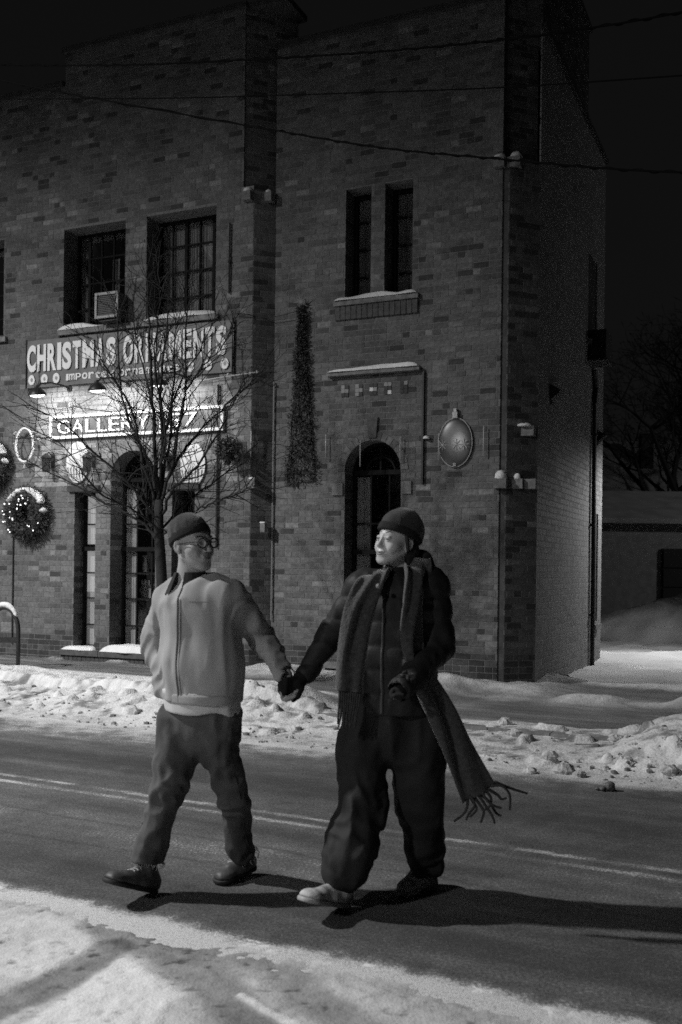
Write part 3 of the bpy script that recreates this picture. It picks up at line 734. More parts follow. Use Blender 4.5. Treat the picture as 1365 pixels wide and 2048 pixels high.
for k, (PM, u0, u1, w1_, z0, z1, mi) in enumerate(bricks):
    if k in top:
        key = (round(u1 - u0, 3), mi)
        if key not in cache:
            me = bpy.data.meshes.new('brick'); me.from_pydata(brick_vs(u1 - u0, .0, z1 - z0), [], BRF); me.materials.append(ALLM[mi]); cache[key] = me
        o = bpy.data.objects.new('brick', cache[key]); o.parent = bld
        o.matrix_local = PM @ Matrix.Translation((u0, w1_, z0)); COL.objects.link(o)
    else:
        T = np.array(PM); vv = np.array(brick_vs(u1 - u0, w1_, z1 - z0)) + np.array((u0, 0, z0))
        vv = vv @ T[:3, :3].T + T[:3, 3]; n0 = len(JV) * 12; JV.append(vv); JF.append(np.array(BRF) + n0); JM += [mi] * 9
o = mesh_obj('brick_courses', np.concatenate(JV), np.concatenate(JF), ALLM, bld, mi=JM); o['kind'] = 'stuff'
for k in (0,): pass

# snow lying on ledges, each drift a thing of its own
def snow_strip(name, s0, s1, p0, p1, z, h, label, prof=None, n=26, group=None):
    us = np.linspace(0, 1, n); vs = np.linspace(0, 1, 9); U_, V_ = np.meshgrid(us, vs, indexing='ij')
    e = (1 - np.abs(2 * U_ - 1) ** 7) * (1 - np.abs(2 * V_ - 1) ** 4)
    hh = np.array([prof(u) if prof else 1.0 for u in us])[:, None]
    Z = h * e ** .5 * hh * (1 + .18 * vn(U_ * 6 + s0, V_ * 2, 3, 1.0))
    X = (U_ - .5) * (s1 - s0); Y = (V_ - .5) * (p1 - p0) * (1 + .12 * vn(U_ * 5 + s0, 0 * V_, 1, 1.0)); 
    o = grid_mesh(name, X, Y, Z, M_SNOW); o.location = wpt((s0 + s1) / 2, (p0 + p1) / 2, z); o.rotation_euler = (0, 0, BROT)
    tag(o, label, 'snow', group); return o
snow_strip('ledge_snow', 6.32, 7.10, -.05, .07, 4.918, .085, 'snow drift on the sill left of the air conditioner, above the banner', lambda u: .35 + .65 * math.sin(math.pi * min(1, (1 - u) * 1.0 + .15)))
snow_strip('ledge_snow', 4.40, 5.62, -.28, .07, 4.918, .10, 'long rounded snow drift on the sill under the right window over the banner', lambda u: .25 + .75 * math.sin(math.pi * (.15 + .75 * u)))
snow_strip('ledge_snow', 1.60, 2.75, RBP - .1, RBP + .08, 4.963, .07, 'snow drift on the sill under the narrow pair of windows', lambda u: .55 + .5 * abs(math.sin(math.pi * 1.7 * u + 1.9)))
snow_strip('ledge_snow', 1.56, 2.82, RBP + .01, RBP + .11, 4.033, .075, 'smooth snow strip on the stone shelf above the small mosaic tiles', lambda u: .95 - .5 * u)
snow_strip('ledge_snow', 5.28, 6.22, -.26, .15, .268, .10, 'thick snow on the base sill under the left arched window')
snow_strip('ledge_snow', 6.38, 6.92, -.2, .13, .268, .05, 'thin snow on the base sill under the lamp lit narrow window')
def snow_lump(s, p, z, r, h, label):
    m = MB(); m.ball((0, 0, 0), 1, 12, 0, (r, r * .9, h), .10)
    for i, v in enumerate(m.v): m.v[i] = (v[0], v[1], max(v[2], -.01))
    o = m.build('snow_cap', M_SNOW, smooth=True); o.location = wpt(s, p, z); o.rotation_euler = (0, 0, BROT); return tag(o, label, 'snow', 'small snow caps on the pier ledges')
led = MB()
for (s_, p_, z_, w_, d_) in ((3.95, .02, 6.50, .13, .12), (3.70, -.13, 6.50, .10, .12), (.57, RBP + .0, 6.50, .14, .14), (.40, RBP - .06, 6.50, .16, .14), (.50, RBP + .04, 2.60, .16, .12), (.32, RBP - .10, 2.60, .13, .12), (3.83, .02, 2.66, .12, .10), (.26, RBP - .15, 2.60, .3, .10), (.25, RBP - .2, 3.25, .2, .12)):
    led = MB(); led.box(s_ - w_ / 2, s_ + w_ / 2, p_ - d_ / 2, p_ + d_ / 2, z_ - .12, z_); led.build('pier_ledge', M_STONE, bld)
snow_lump(3.95, .02, 6.50, .07, .065, 'snow cap on the left pier set-off, left one of the two')
snow_lump(3.72, -.13, 6.50, .05, .055, 'snow cap on the left pier set-off, right one of the two')
snow_lump(.57, RBP, 6.50, .075, .06, 'snow cap high on the corner pier, left one of the two')
snow_lump(.39, RBP - .06, 6.50, .075, .075, 'snow cap high on the corner pier, right one of the two')
snow_lump(.50, RBP + .04, 2.60, .08, .10, 'largest snow cap on the corner pier ledge beside the ornament board')
snow_lump(.33, RBP - .09, 2.60, .05, .07, 'smaller snow cap on the corner pier ledge, right of the largest one')
snow_lump(3.83, .02, 2.66, .055, .03, 'thin snow cap low on the left pier below a hanging light tube')
snow_lump(.27, RBP - .16, 3.25, .10, .035, 'thin flat snow cap on the corner pier above its lower ledge')
snow_lump(1.46, RBP + .04, 3.13, .045, .03, 'tiny snow cap on a bracket left of the ornament board')
# ---------------- things on the front ----------------
def on_wall(name, s, p, z, label, cat, group=None):
    return empty(name, wpt(s, p, z), BROT, label, cat, group)
def text_part(name, body, w, h, depth, m, parent, loc, bold=0.0, font_squash=None):
    """letters as real raised shapes, w x h metres, standing on the local x-z plane and read from +y"""
    out = []
    c = bpy.data.curves.new(name, 'FONT'); c.body = body; c.size = 1; c.offset = bold; c.extrude = 0.02; c.align_x = 'LEFT'
    o = bpy.data.objects.new(name, c); COL.objects.link(o)
    dg = bpy.context.evaluated_depsgraph_get(); me = bpy.data.meshes.new_from_object(o.evaluated_get(dg)); bpy.data.objects.remove(o)
    co = np.empty(len(me.vertices) * 3, np.float32); me.vertices.foreach_get('co', co); co = co.reshape(-1, 3)
    mn, mx = co.min(0), co.max(0)
    x = (co[:, 0] - mn[0]) / (mx[0] - mn[0]) * w; z = (co[:, 1] - mn[1]) / (mx[1] - mn[1]) * h; y = (co[:, 2] - mn[2]) / max(1e-6, mx[2] - mn[2]) * depth
    co2 = np.stack([-x + w / 2, y, z], -1)     # local +x runs to the reader's left
    me.vertices.foreach_set('co', co2.ravel()); me.materials.append(m); me.name = name; me.update()
    o = bpy.data.objects.new(name, me); o.location = loc; return link(o, parent)
def word(letters, x_left, x_right, z0, h, y, depth, m, parent, bold, weights=None):
    """separate letters spread between two positions (x decreases to the reader's right)"""
    wd = {'I': .45, 'M': 1.25, 'W': 1.3, ' ': .55, 'T': .9, 'L': .8, '1': .5, 'E': .85}
    ws = [wd.get(ch, 1.0) for ch in letters]; tot = sum(ws); W_ = x_left - x_right; x = x_left
    for ch, k in zip(letters, ws):
        step = W_ * k / tot
        if ch != ' ': text_part('letter', ch, step * .86, h, depth, m, parent, (x - step / 2, y, z0), bold)
        x -= step
# banner
bn = on_wall('ornaments_banner', 5.92, .03, 4.46, 'long grey banner with large white words christmas ornaments, above the gooseneck lamps', 'banner')
M_BAN = mat('banner_fabric', .15, .6, .22, 3, bump=.004, bscale=5)
nx_, nz_ = 60, 12; X_, Z_ = np.meshgrid(np.linspace(-1.79, 1.79, nx_), np.linspace(-.35, .35, nz_), indexing='ij')
Yb = .012 + .010 * fbm(X_, Z_, 3, 2.2, 3) + .008 * np.sin(X_ * 7 + Z_ * 9)
grid_mesh('fabric', X_, Yb, Z_, M_BAN, parent=bn)
M_LET = mat('white_letters', .80, .55, .05, 5)
word('CHRISTMAS ORNAMENTS', 1.76, -1.70, -.12, .40, .026, .006, M_LET, bn, .045)
word('Imported Ornaments', 1.02, -.95, -.285, .095, .026, .004, M_LET, bn, .02)
for i, x in enumerate((1.66, 1.42, 1.20, -1.12, -1.40, -1.66)):
    m = MB(); m.prism([(x + .062 * math.cos(a), -.235 + .075 * math.sin(a)) for a in [k * math.pi / 7 for k in range(14)]], .022, .030)
    o = m.build('printed_bauble', M_LET, bn)
    m = MB(); m.prism([(x + .022 * math.cos(a) - .005, -.235 + .028 * math.sin(a)) for a in [k * math.pi / 5 for k in range(10)]], .031, .033); m.build('bauble_mark', mat('print_grey', .3, .6), o)
for x in (1.77, -1.77):
    m = MB(); m.tube([(x, .02, -.36), (x, .02, .37)], .012, 6); m.build('edge_pole', MB_BLACK, bn)
# gallery sign
gs_ = on_wall('gallery_sign', 5.75, .01, 3.50, 'framed board reading gallery 157 in raised white letters, lit by gooseneck lamps', 'sign')
m = MB(); m.box(-1.46, 1.46, .0, .03, -.15, .15); m.build('board', mat('sign_board', .075, .5, .35, 6), gs_)
M_FRW = mat('white_paint', .66, .5, .06, 12)
for a in ((-1.48, 1.48, .13, .17), (-1.48, 1.48, -.17, -.13)):
    m = MB(); m.box(a[0], a[1], .0, .055, a[2], a[3]); m.build('frame_rail', M_FRW, gs_)
for a in ((1.44, 1.48), (-1.48, -1.44)):
    m = MB(); m.box(a[0], a[1], .002, .052, -.129, .129); m.build('frame_stile', M_FRW, gs_)
word('GALLERY 157', 1.35, -1.08, -.095, .19, .031, .018, M_FRW, gs_, .0)
# gooseneck lamps
def gooseneck(s, label):
    t = on_wall('gooseneck_lamp', s - .12, 0.0, 4.06, label, 'wall lamp', 'gooseneck lamps over the gallery sign')
    m = MB(); pts = [(0, 0, 0), (0.02, .12, .03), (.06, .34, .035), (.10, .50, .0), (.12, .57, -.07)]
    m.tube(pts, .013, 8); m.build('arm', MB_BLACK, t)
    m = MB(); m.lathe([(.0, .0), (.045, .0), (.045, .02), (0, .02)], 14, M=Matrix.Rotation(R(-90), 4, 'X')); m.build('wall_plate', MB_BLACK, t)
    ax = Matrix.Translation((.12, .57, -.06)) @ Matrix.Rotation(R(-9), 4, 'X')
    m = MB(); m.lathe([(.02, .03), (.03, .0), (.05, -.02), (.10, -.055), (.125, -.095), (.13, -.115), (.122, -.115), (.115, -.09), (.09, -.06), (.045, -.028), (.0, -.02)], 20, M=ax)
    m.build('shade', [MB_BLACK], t, smooth=True)
    m = MB(); m.lathe([(.108, -.108), (.09, -.128), (.05, -.142), (0, -.147)], 20, M=ax); m.build('lens', emit('lit_lens', .8, 3), t, smooth=True)
    m = MB(); c = ax @ Vector((0, 0, -.07)); m.ball(c, .02, 10); b = m.build('bulb', emit('lamp_bulb', 1, 7), t, smooth=True)
    w = t.matrix_basis @ (ax @ Vector((0, 0, -.115)))
    wm = Matrix.Translation(t.location) @ Matrix.Rotation(BROT, 4, 'Z'); w = wm @ (ax @ Vector((0, 0, -.19))); d = wm.to_3x3() @ Vector((0, -.62, -.78))
    lamp('gooseneck_light', w, 33, .05, spot=172, aim=d, blend=.35)
gooseneck(7.03, 'left of the three dark gooseneck lamps shining down the wall over the gallery sign')
gooseneck(5.98, 'middle of the three dark gooseneck lamps shining down the wall over the gallery sign')
gooseneck(4.97, 'right of the three dark gooseneck lamps, partly behind the bare tree, over the gallery sign')
# white oval boards
def oval(s, z, label):
    t = on_wall('oval_board', s, .02, z, label, 'ornament board', 'white oval ornament boards beside the arched window')
    m = MB(); n = 28; m.prism([(.20 * math.cos(2 * math.pi * k / n), .30 * math.sin(2 * math.pi * k / n)) for k in range(n)], 0, .02); m.build('board', mat('white_board', .58, .5, .12, 8), t)
    for k in range(7):
        x = -.14 + k * .047; m = MB(); zz0 = -.26 * math.sqrt(max(0.05, 1 - (x / .2) ** 2)); m.tube([(x, .024, zz0 + .01), (x * 1.15 + .008, .026, zz0 * .4), (x * 1.05, .024, -.02 - abs(x) * .4)], [.003, .009, .003], 5); m.build('painted_swirl', mat('swirl_grey', .16, .6), t)
oval(6.73, 2.98, 'white oval ornament board left of the arched window, half behind a wall lantern')
oval(4.76, 2.88, 'white oval ornament board with grey swirls, right of the left arched window')
# lanterns
def sconce(s, z, label, group='dark wall lanterns under the gallery sign'):
    t = on_wall('wall_lantern', s, .0, z, label, 'lantern', group)
    m = MB(); m.box(-.03, .03, 0, .02, -.08, .12); m.build('back_plate', MB_BLACK, t)
    m = MB(); m.tube([(0, .02, .08), (0, .10, .13), (0, .16, .10)], .009, 6); m.build('bracket', MB_BLACK, t)
    m = MB(); m.lathe([(.0, .12), (.03, .10), (.085, .05), (.085, .04), (0, .04)], 6, M=Matrix.Translation((0, .16, 0))); m.build('cap', MB_BLACK, t)
    m = MB(); m.lathe([(.055, -.16), (.068, .04)], 6, M=Matrix.Translation((0, .16, 0)), cap=True); m.build('body', mat('lantern_body', .035, .4, .2, 20), t)
sconce(6.46, 2.98, 'dark wall lantern left of the arched window, in front of an oval board')
sconce(5.08, 2.95, 'dark wall lantern right of the arched window, behind the tree trunk')
sconce(7.20, 3.00, 'dark wall lantern between the light ring and the gallery sign')
# planter hook with dark foliage
def clump(mb, c, r, n, size, m=0, squash=(1, 1, 1)):
    for _ in range(n):
        d = Vector((random.gauss(0, 1), random.gauss(0, 1), random.gauss(0, 1))).normalized(); q = r * random.random() ** .4
        p = Vector(c) + Vector((d.x * squash[0], d.y * squash[1], d.z * squash[2])) * q
        a = Vector((random.gauss(0, 1), random.gauss(0, 1), random.gauss(0, 1))).normalized(); b = d.cross(a).normalized() * size * .16; e = (d + a * .7).normalized() * size * random.uniform(.6, 1.3)
        mb.add([p - b, p + b, p + e + b * .3, p + e - b * .3], [(0, 1, 2, 3)], m)
M_NEED = mat('evergreen_needles', .038, .7, .4, 30); M_NEED2 = mat('evergreen_needles_frosted', .07, .7, .4, 30)
t = on_wall('hanging_planter', 4.11, .0, 3.0, 'small dark planter of winter greens on a bracket, right end of the gallery sign', 'planter')
m = MB(); m.tube([(0, 0, .20), (0, .14, .22), (0, .22, .16)], .008, 6); m.build('bracket', MB_BLACK, t)
m = MB(); m.lathe([(.03, -.16), (.09, -.04), (.10, .0)], 12, M=Matrix.Translation((0, .2, 0)), cap=True); m.build('pot', MB_BLACK, t)
m = MB(); clump(m, (0, .2, .05), .15, 420, .07); f_ = m.build('foliage', [M_NEED], t); f_['kind'] = 'stuff'
# wreaths, ring, tall garland
def wreath(s, z, ro, ri, label, snow=True, lights=28):
    t = on_wall('wreath', s, .10, z, label, 'wreath')
    m = MB(); rm = (ro + ri) / 2; rr_ = (ro - ri) / 2
    for k in range(110):
        a = 2 * math.pi * k / 110; clump(m, (rm * math.cos(a), 0, rm * 1.03 * math.sin(a)), rr_ * random.uniform(.85, 1.15), 60, .05, 0 if random.random() < .88 else 1, (1, .8, 1))
    f = m.build('foliage', [M_NEED, M_NEED2], t); f['kind'] = 'stuff'
    m = MB(); m.tube([(rm * math.cos(2 * math.pi * k / 24), 0, rm * math.sin(2 * math.pi * k / 24)) for k in range(25)], rr_ * .6, 8); m.build('hoop', M_NEED, t)
    for k in range(lights):
        a = random.uniform(0, 2 * math.pi) if k > 12 else math.pi * random.uniform(-.45, .75); q = random.uniform(ri + .02, ro - .03)
        m = MB(); m.ball((q * math.cos(a), .11 + random.uniform(-.02, .03), q * math.sin(a)), random.uniform(.007, .012), 6); m.build('fairy_light', emit('fairy_light', 1, 2.6), t)
    if snow:
        for (a0, a1, k_) in ((35, 82, 9), (92, 150, 9), (8, 14, 2), (172, 176, 1)):
            m = MB()
            for j in range(k_):
                a = R(a0 + (a1 - a0) * j / max(1, k_ - 1)); q = rm + rr_ * .55 * (1 if a0 > 20 else random.uniform(-.5, .8))
                m.ball((q * math.cos(a), .03, q * 1.03 * math.sin(a)), .055 if a0 > 20 else .035, 8, 0, (1.1, 1.3, .8), .2)
            o = m.build('snow', M_SNOW, t, smooth=True)
    return t
wreath(7.60, 2.24, .41, .10, 'big dark evergreen wreath with fairy lights and a cap of snow, left')
wreath(8.36, 2.98, .42, .14, 'evergreen wreath with a cap of snow cut off by the left edge of the view', lights=10)
t = on_wall('light_ring', 7.66, .10, 3.26, 'pale ring ornament on the wall above the snowy wreath', 'ring ornament')
m = MB(); m.tube([(.165 * math.cos(2 * math.pi * k / 32), 0, .25 * math.sin(2 * math.pi * k / 32)) for k in range(33)], .018, 8, cap=False); m.build('tube_ring', mat('frosted_tube', .7, .4), t, smooth=True)
m = MB(); m.tube([(.0, -.1, .1), (0, .0, .1)], .008, 6); m.build('stay', MB_BLACK, t)
for a, b in (((.22, 0, .17), (.16, 0, .2)), ((.22, 0, .02), (.18, 0, .04)), ((-.2, 0, .1), (-.3, 0, .06)), ((-.12, 0, .18), (-.2, 0, .2)), ((0, 0, -.27), (0, 0, -.34))):
    m = MB(); m.tube([a, b], .014, 6); m.build('end_cap', mat('frosted_tube_2', .4, .4), t)
t = on_wall('tall_garland', 3.22, RBP + .03, 2.64, 'tall narrow dark evergreen garland shaped like a tree on the wall', 'garland')
m = MB()
for k in range(150):
    z = k / 150 * 2.30; hw = .19 * (1 - z / 2.42) - .012; hw *= 1 + .18 * math.sin(z * 9)
    for j in range(2):
        x = random.uniform(-hw, hw); clump(m, (x, .05, z), .05, 9, .045, 0 if random.random() < .7 else 1, (1, .8, 1))
    for j in (-1, 1): clump(m, (j * hw * random.uniform(.75, 1.2), .05, z), .04, 5, .04, 0, (1, .8, 1))
f = m.build('foliage', [M_NEED, M_NEED2], t); f['kind'] = 'stuff'
m = MB(); m.tube([(-.2, 0, 0), (.2, 0, 0), (.0, 0, 2.35), (-.2, 0, 0)], .012, 6); m.build('wire_frame', MB_BLACK, t)
m = MB()
for k in range(10):
    a = k * math.pi / 5; L_ = .12 if k % 2 == 0 else .07; m.tube([(0, .05, 2.36), (L_ * math.cos(a), .05, 2.36 + L_ * math.sin(a))], [.012, .002], 5)
m.build('star', mat('tinsel_grey', .22, .5), t)
# ornament board on the right block
t = on_wall('ornament_board', 1.085, RBP + .03, 3.06, 'glossy oval ornament board with snowflakes and a pale cap on the right block', 'ornament board')
nr, na = 18, 48; V_ = []; Fq = []
for i in range(nr + 1):
    q = i / nr
    for k in range(na): V_.append((.215 * q * math.cos(2 * math.pi * k / na), .045 * math.sqrt(max(0, 1 - q * q)), .30 * q * math.sin(2 * math.pi * k / na)))
for i in range(nr):
    for k in range(na): Fq.append((i * na + k, i * na + (k + 1) % na, (i + 1) * na + (k + 1) % na, (i + 1) * na + k))
me_m = bpy.data.materials.new('printed_ball'); me_m.use_nodes = True; n_ = me_m.node_tree; b_ = n_.nodes['Principled BSDF']; b_.inputs['Roughness'].default_value = .35
tcn = n_.nodes.new('ShaderNodeTexCoord'); mp = n_.nodes.new('ShaderNodeMapping'); mp.inputs['Location'].default_value = (.30, 0, .0); mp.inputs['Scale'].default_value = (5.0, 0, 4.2)
gr = n_.nodes.new('ShaderNodeTexGradient'); gr.gradient_type = 'SPHERICAL'; cr_ = n_.nodes.new('ShaderNodeValToRGB')
cr_.color_ramp.elements[0].position = 0; cr_.color_ramp.elements[0].color = (.06, .06, .06, 1); cr_.color_ramp.elements[1].position = .95; cr_.color_ramp.elements[1].color = (.75, .75, .75, 1)
e_ = cr_.color_ramp.elements.new(.45); e_.color = (.17, .17, .17, 1)
n_.links.new(tcn.outputs['Object'], mp.inputs[0]); n_.links.new(mp.outputs[0], gr.inputs[0]); n_.links.new(gr.outputs['Fac'], cr_.inputs[0]); n_.links.new(cr_.outputs[0], b_.inputs['Base Color'])
mesh_obj('printed_face', V_, Fq, me_m, t, smooth=True)
m = MB(); n = 40; m.tube([(.217 * math.cos(2 * math.pi * k / n), .0, .302 * math.sin(2 * math.pi * k / n)) for k in range(n + 1)], .007, 6, cap=False); m.build('rim', mat('pale_rim', .35, .5), t)
m = MB(); m.box(-.032, .032, -.015, .035, .30, .375); m.box(-.018, .018, -.01, .03, .3755, .42); m.build('cap', mat('pale_cap', .42, .5, .3, 40), t)
m = MB(); m.box(-.02, .02, -.01, .03, -.295, -.255); m.build('foot', mat('pale_cap2', .35, .5), t)
for x in (.155, -.03, -.125):
    m = MB()
    for k in range(4):
        a = k * math.pi / 4; L_ = .058; y = .045 * math.sqrt(max(0, 1 - (x / .215) ** 2)) + .004
        m.tube([(x - L_ * math.cos(a), y, -.03 - L_ * 1.2 * math.sin(a)), (x + L_ * math.cos(a), y, -.03 + L_ * 1.2 * math.sin(a))], .005, 5)
    m.build('snowflake', mat('snowflake_print', .42, .6), t)
# hanging light tubes
def tube_(s, z0, z1, p, label):
    o = MB(); o.tube([(0, 0, z0 - z1), (0, 0, 0)], .007, 6); o = o.build('light_tube', mat('unlit_tube', .38, .35), smooth=True); o.location = wpt(s, p, z1); tag(o, label, 'light tube', 'hanging light tubes on the front')
tube_(2.35, 2.80, 3.14, RBP + .06, 'hanging pale light tube left of the right arched window head')
tube_(1.80, 2.86, 3.16, RBP + .06, 'hanging pale light tube right of the right arched window head')
tube_(.715, 2.88, 3.24, RBP + .06, 'hanging pale light tube between the ornament board and the corner pier')
tube_(1.29, 2.84, 3.18, RBP + .06, 'hanging pale light tube at the left rim of the ornament board')
tube_(2.84, 2.92, 3.24, RBP + .06, 'hanging pale light tube between the tall garland and the right arched window')
tube_(3.84, 2.96, 3.30, .05, 'hanging pale light tube on the left pier')
# conduits and cables
o = MB(); o.tube([(0, 0, -3.2), (0, 0, 0)], .011, 6); o = o.build('conduit', mat('grey_conduit', .22, .5)); o.location = wpt(3.635, RBP + .03, 3.98); tag(o, 'thin pale vertical conduit in the corner beside the left pier', 'conduit')
o = MB(); o.tube([(0, 0, -2.2), (0, 0, 0)], .016, 6); o = o.build('conduit', MB_BLACK); o.location = wpt(4.37, .03, 3.95); tag(o, 'dark vertical conduit under the right end of the banner', 'conduit')
o = MB(); o.tube([(0, 0, -.95), (0, 0, 0)], .012, 6); o.ball((0, 0, -.52), .025, 6); o = o.build('conduit', MB_BLACK); o.location = wpt(4.22, .03, 6.12); tag(o, 'short dark conduit with a knob beside the upper right window', 'conduit')
o = MB(); o.tube([(0, 0, -1.9), (0, 0, 0)], .01, 6); o = o.build('conduit', MB_BLACK); o.location = wpt(7.93, .02, 2.2); tag(o, 'thin dark conduit running down the wall from the snowy wreath', 'conduit')
t = on_wall('junction_box', 3.70, -.10, 2.02, 'small pale junction box low on the left pier', 'junction box')
m = MB(); m.box(-.035, .035, 0, .07, -.06, .06); m.build('case', mat('galvanised', .16, .5, .3, 30), t); m = MB(); m.box(-.035, .035, .005, .075, .06, .075); m.build('snow', M_SNOW, t)
t = on_wall('light_bar', 4.02, .06, 4.075, 'thin pale rod with end knobs running off the banner corner to the left pier', 'rod')
m = MB(); m.tube([(.72, 0, -.06), (-.28, 0, .0)], .008, 6); m.build('rod', mat('pale_rod', .45, .4), t)
for x in (.18, -.06, -.26): m = MB(); m.ball((x, 0, -.0), .02, 8); m.build('knob', mat('pale_rod2', .55, .4), t)
def cable(name, pts, r, m, label, cat='cable'):
    o = MB(); p0 = pts[0]; o.tube([p - p0 for p in pts], r, 5); o = o.build(name, m); o.location = p0; return tag(o, label, cat)
cable('light_string', [wpt(8.6 - k * .12, .06, 3.95 + .10 * math.sin(k * .35) - .35 * math.exp(-((k - 8) / 5) ** 2)) for k in range(14)], .006, MB_BLACK, 'dark light string drooping from the left edge to the banner corner')
cable('light_string', [wpt(7.6 - k * .10, .07, 3.92 - .16 * math.sin(math.pi * k / 12)) for k in range(13)], .005, MB_BLACK, 'dark light string drooping between the left and middle gooseneck lamps')
cable('light_string', [wpt(4.1 - k * .10, .07 if k < 3 else RBP + .12, 4.88 - .05 * math.sin(math.pi * k / 9)) for k in range(10)], .005, MB_BLACK, 'dark cable drooping across the left pier toward the tall garland')
cable('light_string', [wpt(3.9 - k * .05, RBP + .35 - abs(k - 6) * .01, 2.72 + .02 * k) for k in range(13)], .004, MB_BLACK, 'thin dark cord slanting up to the foot of the tall garland')
# air conditioner in the upper left window
t = on_wall('air_conditioner', 6.09, .12, 5.15, 'square window air conditioner with pale frame in the upper left window', 'air conditioner')
m = MB(); m.box(-.19, .19, -.40, .10, -.17, .17); m.build('case', mat('ac_case', .05, .5, .2, 20), t)
for a in ((-.20, .20, .145, .18), (-.20, .20, -.18, -.145), (-.20, -.165, -.144, .144), (.165, .20, -.144, .144)):
    m = MB(); m.box(a[0], a[1], .101, .125, a[2], a[3]); m.build('front_trim', mat('ac_trim', .26, .5, .5, 40), t)
m = MB()
for k in range(11): m.box(-.16, .16, .102, .112, -.135 + k * .025, -.128 + k * .025)
m.build('grille', mat('ac_grille', .06, .5), t)
m = MB(); m.box(-.15, .15, -.05, .08, -.215, -.18); m.build('support', MB_BLACK, t)
# side wall things: hung unit and two wedge lights (plane s = .14)
t = empty('side_air_conditioner', wpt(.14, -3.96, 4.93), BROT, 'dark air conditioner unit jutting from the upper window of the painted side wall', 'air conditioner')
m = MB(); m.box(-.27, .2, -.26, .26, -.22, .22); m.build('case', MB_BLACK, t); m = MB(); m.box(-.30, .2, -.29, .29, -.25, -.225); m.build('tray', mat('grey_tray', .06, .8, spec=.1), t)
for k, (pp, zz, lb) in enumerate(((-1.25, 3.79, 'dark wedge shaped wall light near the street corner of the painted side wall'), (-4.60, 3.65, 'dark wedge shaped wall light far along the painted side wall'))):
    t = empty('wedge_light', wpt(.14, pp, zz), BROT, lb, 'wall light', 'wedge lights on the side wall')
    m = MB(); m.add([(0, -.10, .10), (0, .10, .10), (0, .10, -.12), (0, -.10, -.12), (-.15, -.08, .02), (-.15, .08, .02)], [(0, 3, 2, 1), (0, 1, 5, 4), (3, 4, 5, 2), (0, 4, 3), (1, 2, 5)]); m.build('hood', MB_BLACK, t)
    m = MB(); m.box(-.02, -.002, -.06, .06, -.145, -.121); m.build('base', MB_BLACK, t)

# ---------------- bare street tree ----------------
TY = 11.2
tree = empty('street_tree', at(327, 1405, TY) - Vector((0, 0, 0)), 0, 'bare young street tree with many thin twigs in front of the gallery sign', 'tree')
T0 = tree.location.copy(); T0.z = .1; tree.location = T0
M_BARK = mat('bark', .019, .9, .4, 30, bump=.003, bscale=90); M_TWIG = mat('twig_bark', .020, .9, .3, 40)
def tp(x, y, dy=0.0): return at(x, y, TY + dy) - T0
trunk = MB()
tpts = [Vector((0, 0, -.1)), tp(327, 1300), tp(326, 1200), tp(322, 1120), tp(318, 1060), tp(318, 1000)]
trunk.tube(tpts, [.085, .07, .064, .060, .056, .05], 10); trunk.build('trunk', M_BARK, tree, smooth=True)
# main limbs measured in the photograph, each with its own depth
limbs = [
 ([(318, 1000), (312, 900), (303, 780), (298, 650), (294, 545)], 0, -.1, .036),
 ([(318, 1000), (326, 900), (322, 790), (330, 690), (340, 610)], .0, .35, .036),
 ([(318, 1010), (300, 930), (262, 850), (240, 760), (236, 640), (230, 600)], 0, .3, .026),
 ([(316, 1020), (290, 930), (270, 840), (250, 790), (215, 740), (190, 680)], .0, -.5, .024),
 ([(318, 1040), (255, 965), (190, 905), (130, 850), (62, 812)], 0, -.4, .024),
 ([(320, 1085), (290, 1050), (210, 1005), (140, 965), (55, 925)], 0, .3, .024),
 ([(322, 1100), (300, 1045), (290, 980), (278, 900), (262, 860)], 0, .5, .026),
 ([(318, 1060), (270, 1020), (200, 985), (130, 895), (70, 860)], 0, -.8, .018),
 ([(320, 1010), (345, 930), (360, 850), (372, 770), (372, 650), (380, 600)], 0, -.3, .026),
 ([(320, 990), (350, 930), (395, 870), (440, 820), (500, 770)], 0, .4, .026),
 ([(320, 1040), (350, 975), (395, 930), (440, 860), (470, 800), (520, 745)], 0, -.4, .024),
 ([(322, 1060), (370, 1010), (420, 970), (470, 930), (520, 880)], 0, .7, .020),
 ([(405, 1015), (440, 1000), (480, 985), (515, 962)], -.3, -.6, .014),
 ([(322, 1080), (350, 1050), (405, 1015)], 0, -.3, .016),
 ([(320, 980), (340, 880), (350, 790), (400, 700), (430, 640)], 0, .2, .022),
 ([(325, 890), (345, 800), (350, 700), (352, 640)], 0, -.5, .018),
 ([(303, 800), (285, 730), (270, 660), (265, 590)], 0, .4, .016),
 ([(372, 780), (400, 740), (440, 700), (470, 650)], -.2, -.6, .014),
 ([(318, 970), (330, 850), (310, 740), (318, 620), (322, 560)], 0, -.9, .020),
]
tw = MB(); brs = MB(); main_pts = []
def spline(pts, n=5):
    out = []
    for i in range(len(pts) - 1):
        p0 = pts[max(i - 1, 0)]; p1 = pts[i]; p2 = pts[i + 1]; p3 = pts[min(i + 2, len(pts) - 1)]
        for k in range(n):
            t = k / n; out.append(.5 * ((2 * p1) + (p2 - p0) * t + (2 * p0 - 5 * p1 + 4 * p2 - p3) * t * t + (3 * p1 - p0 - 3 * p2 + p3) * t ** 3))
    out.append(pts[-1]); return out
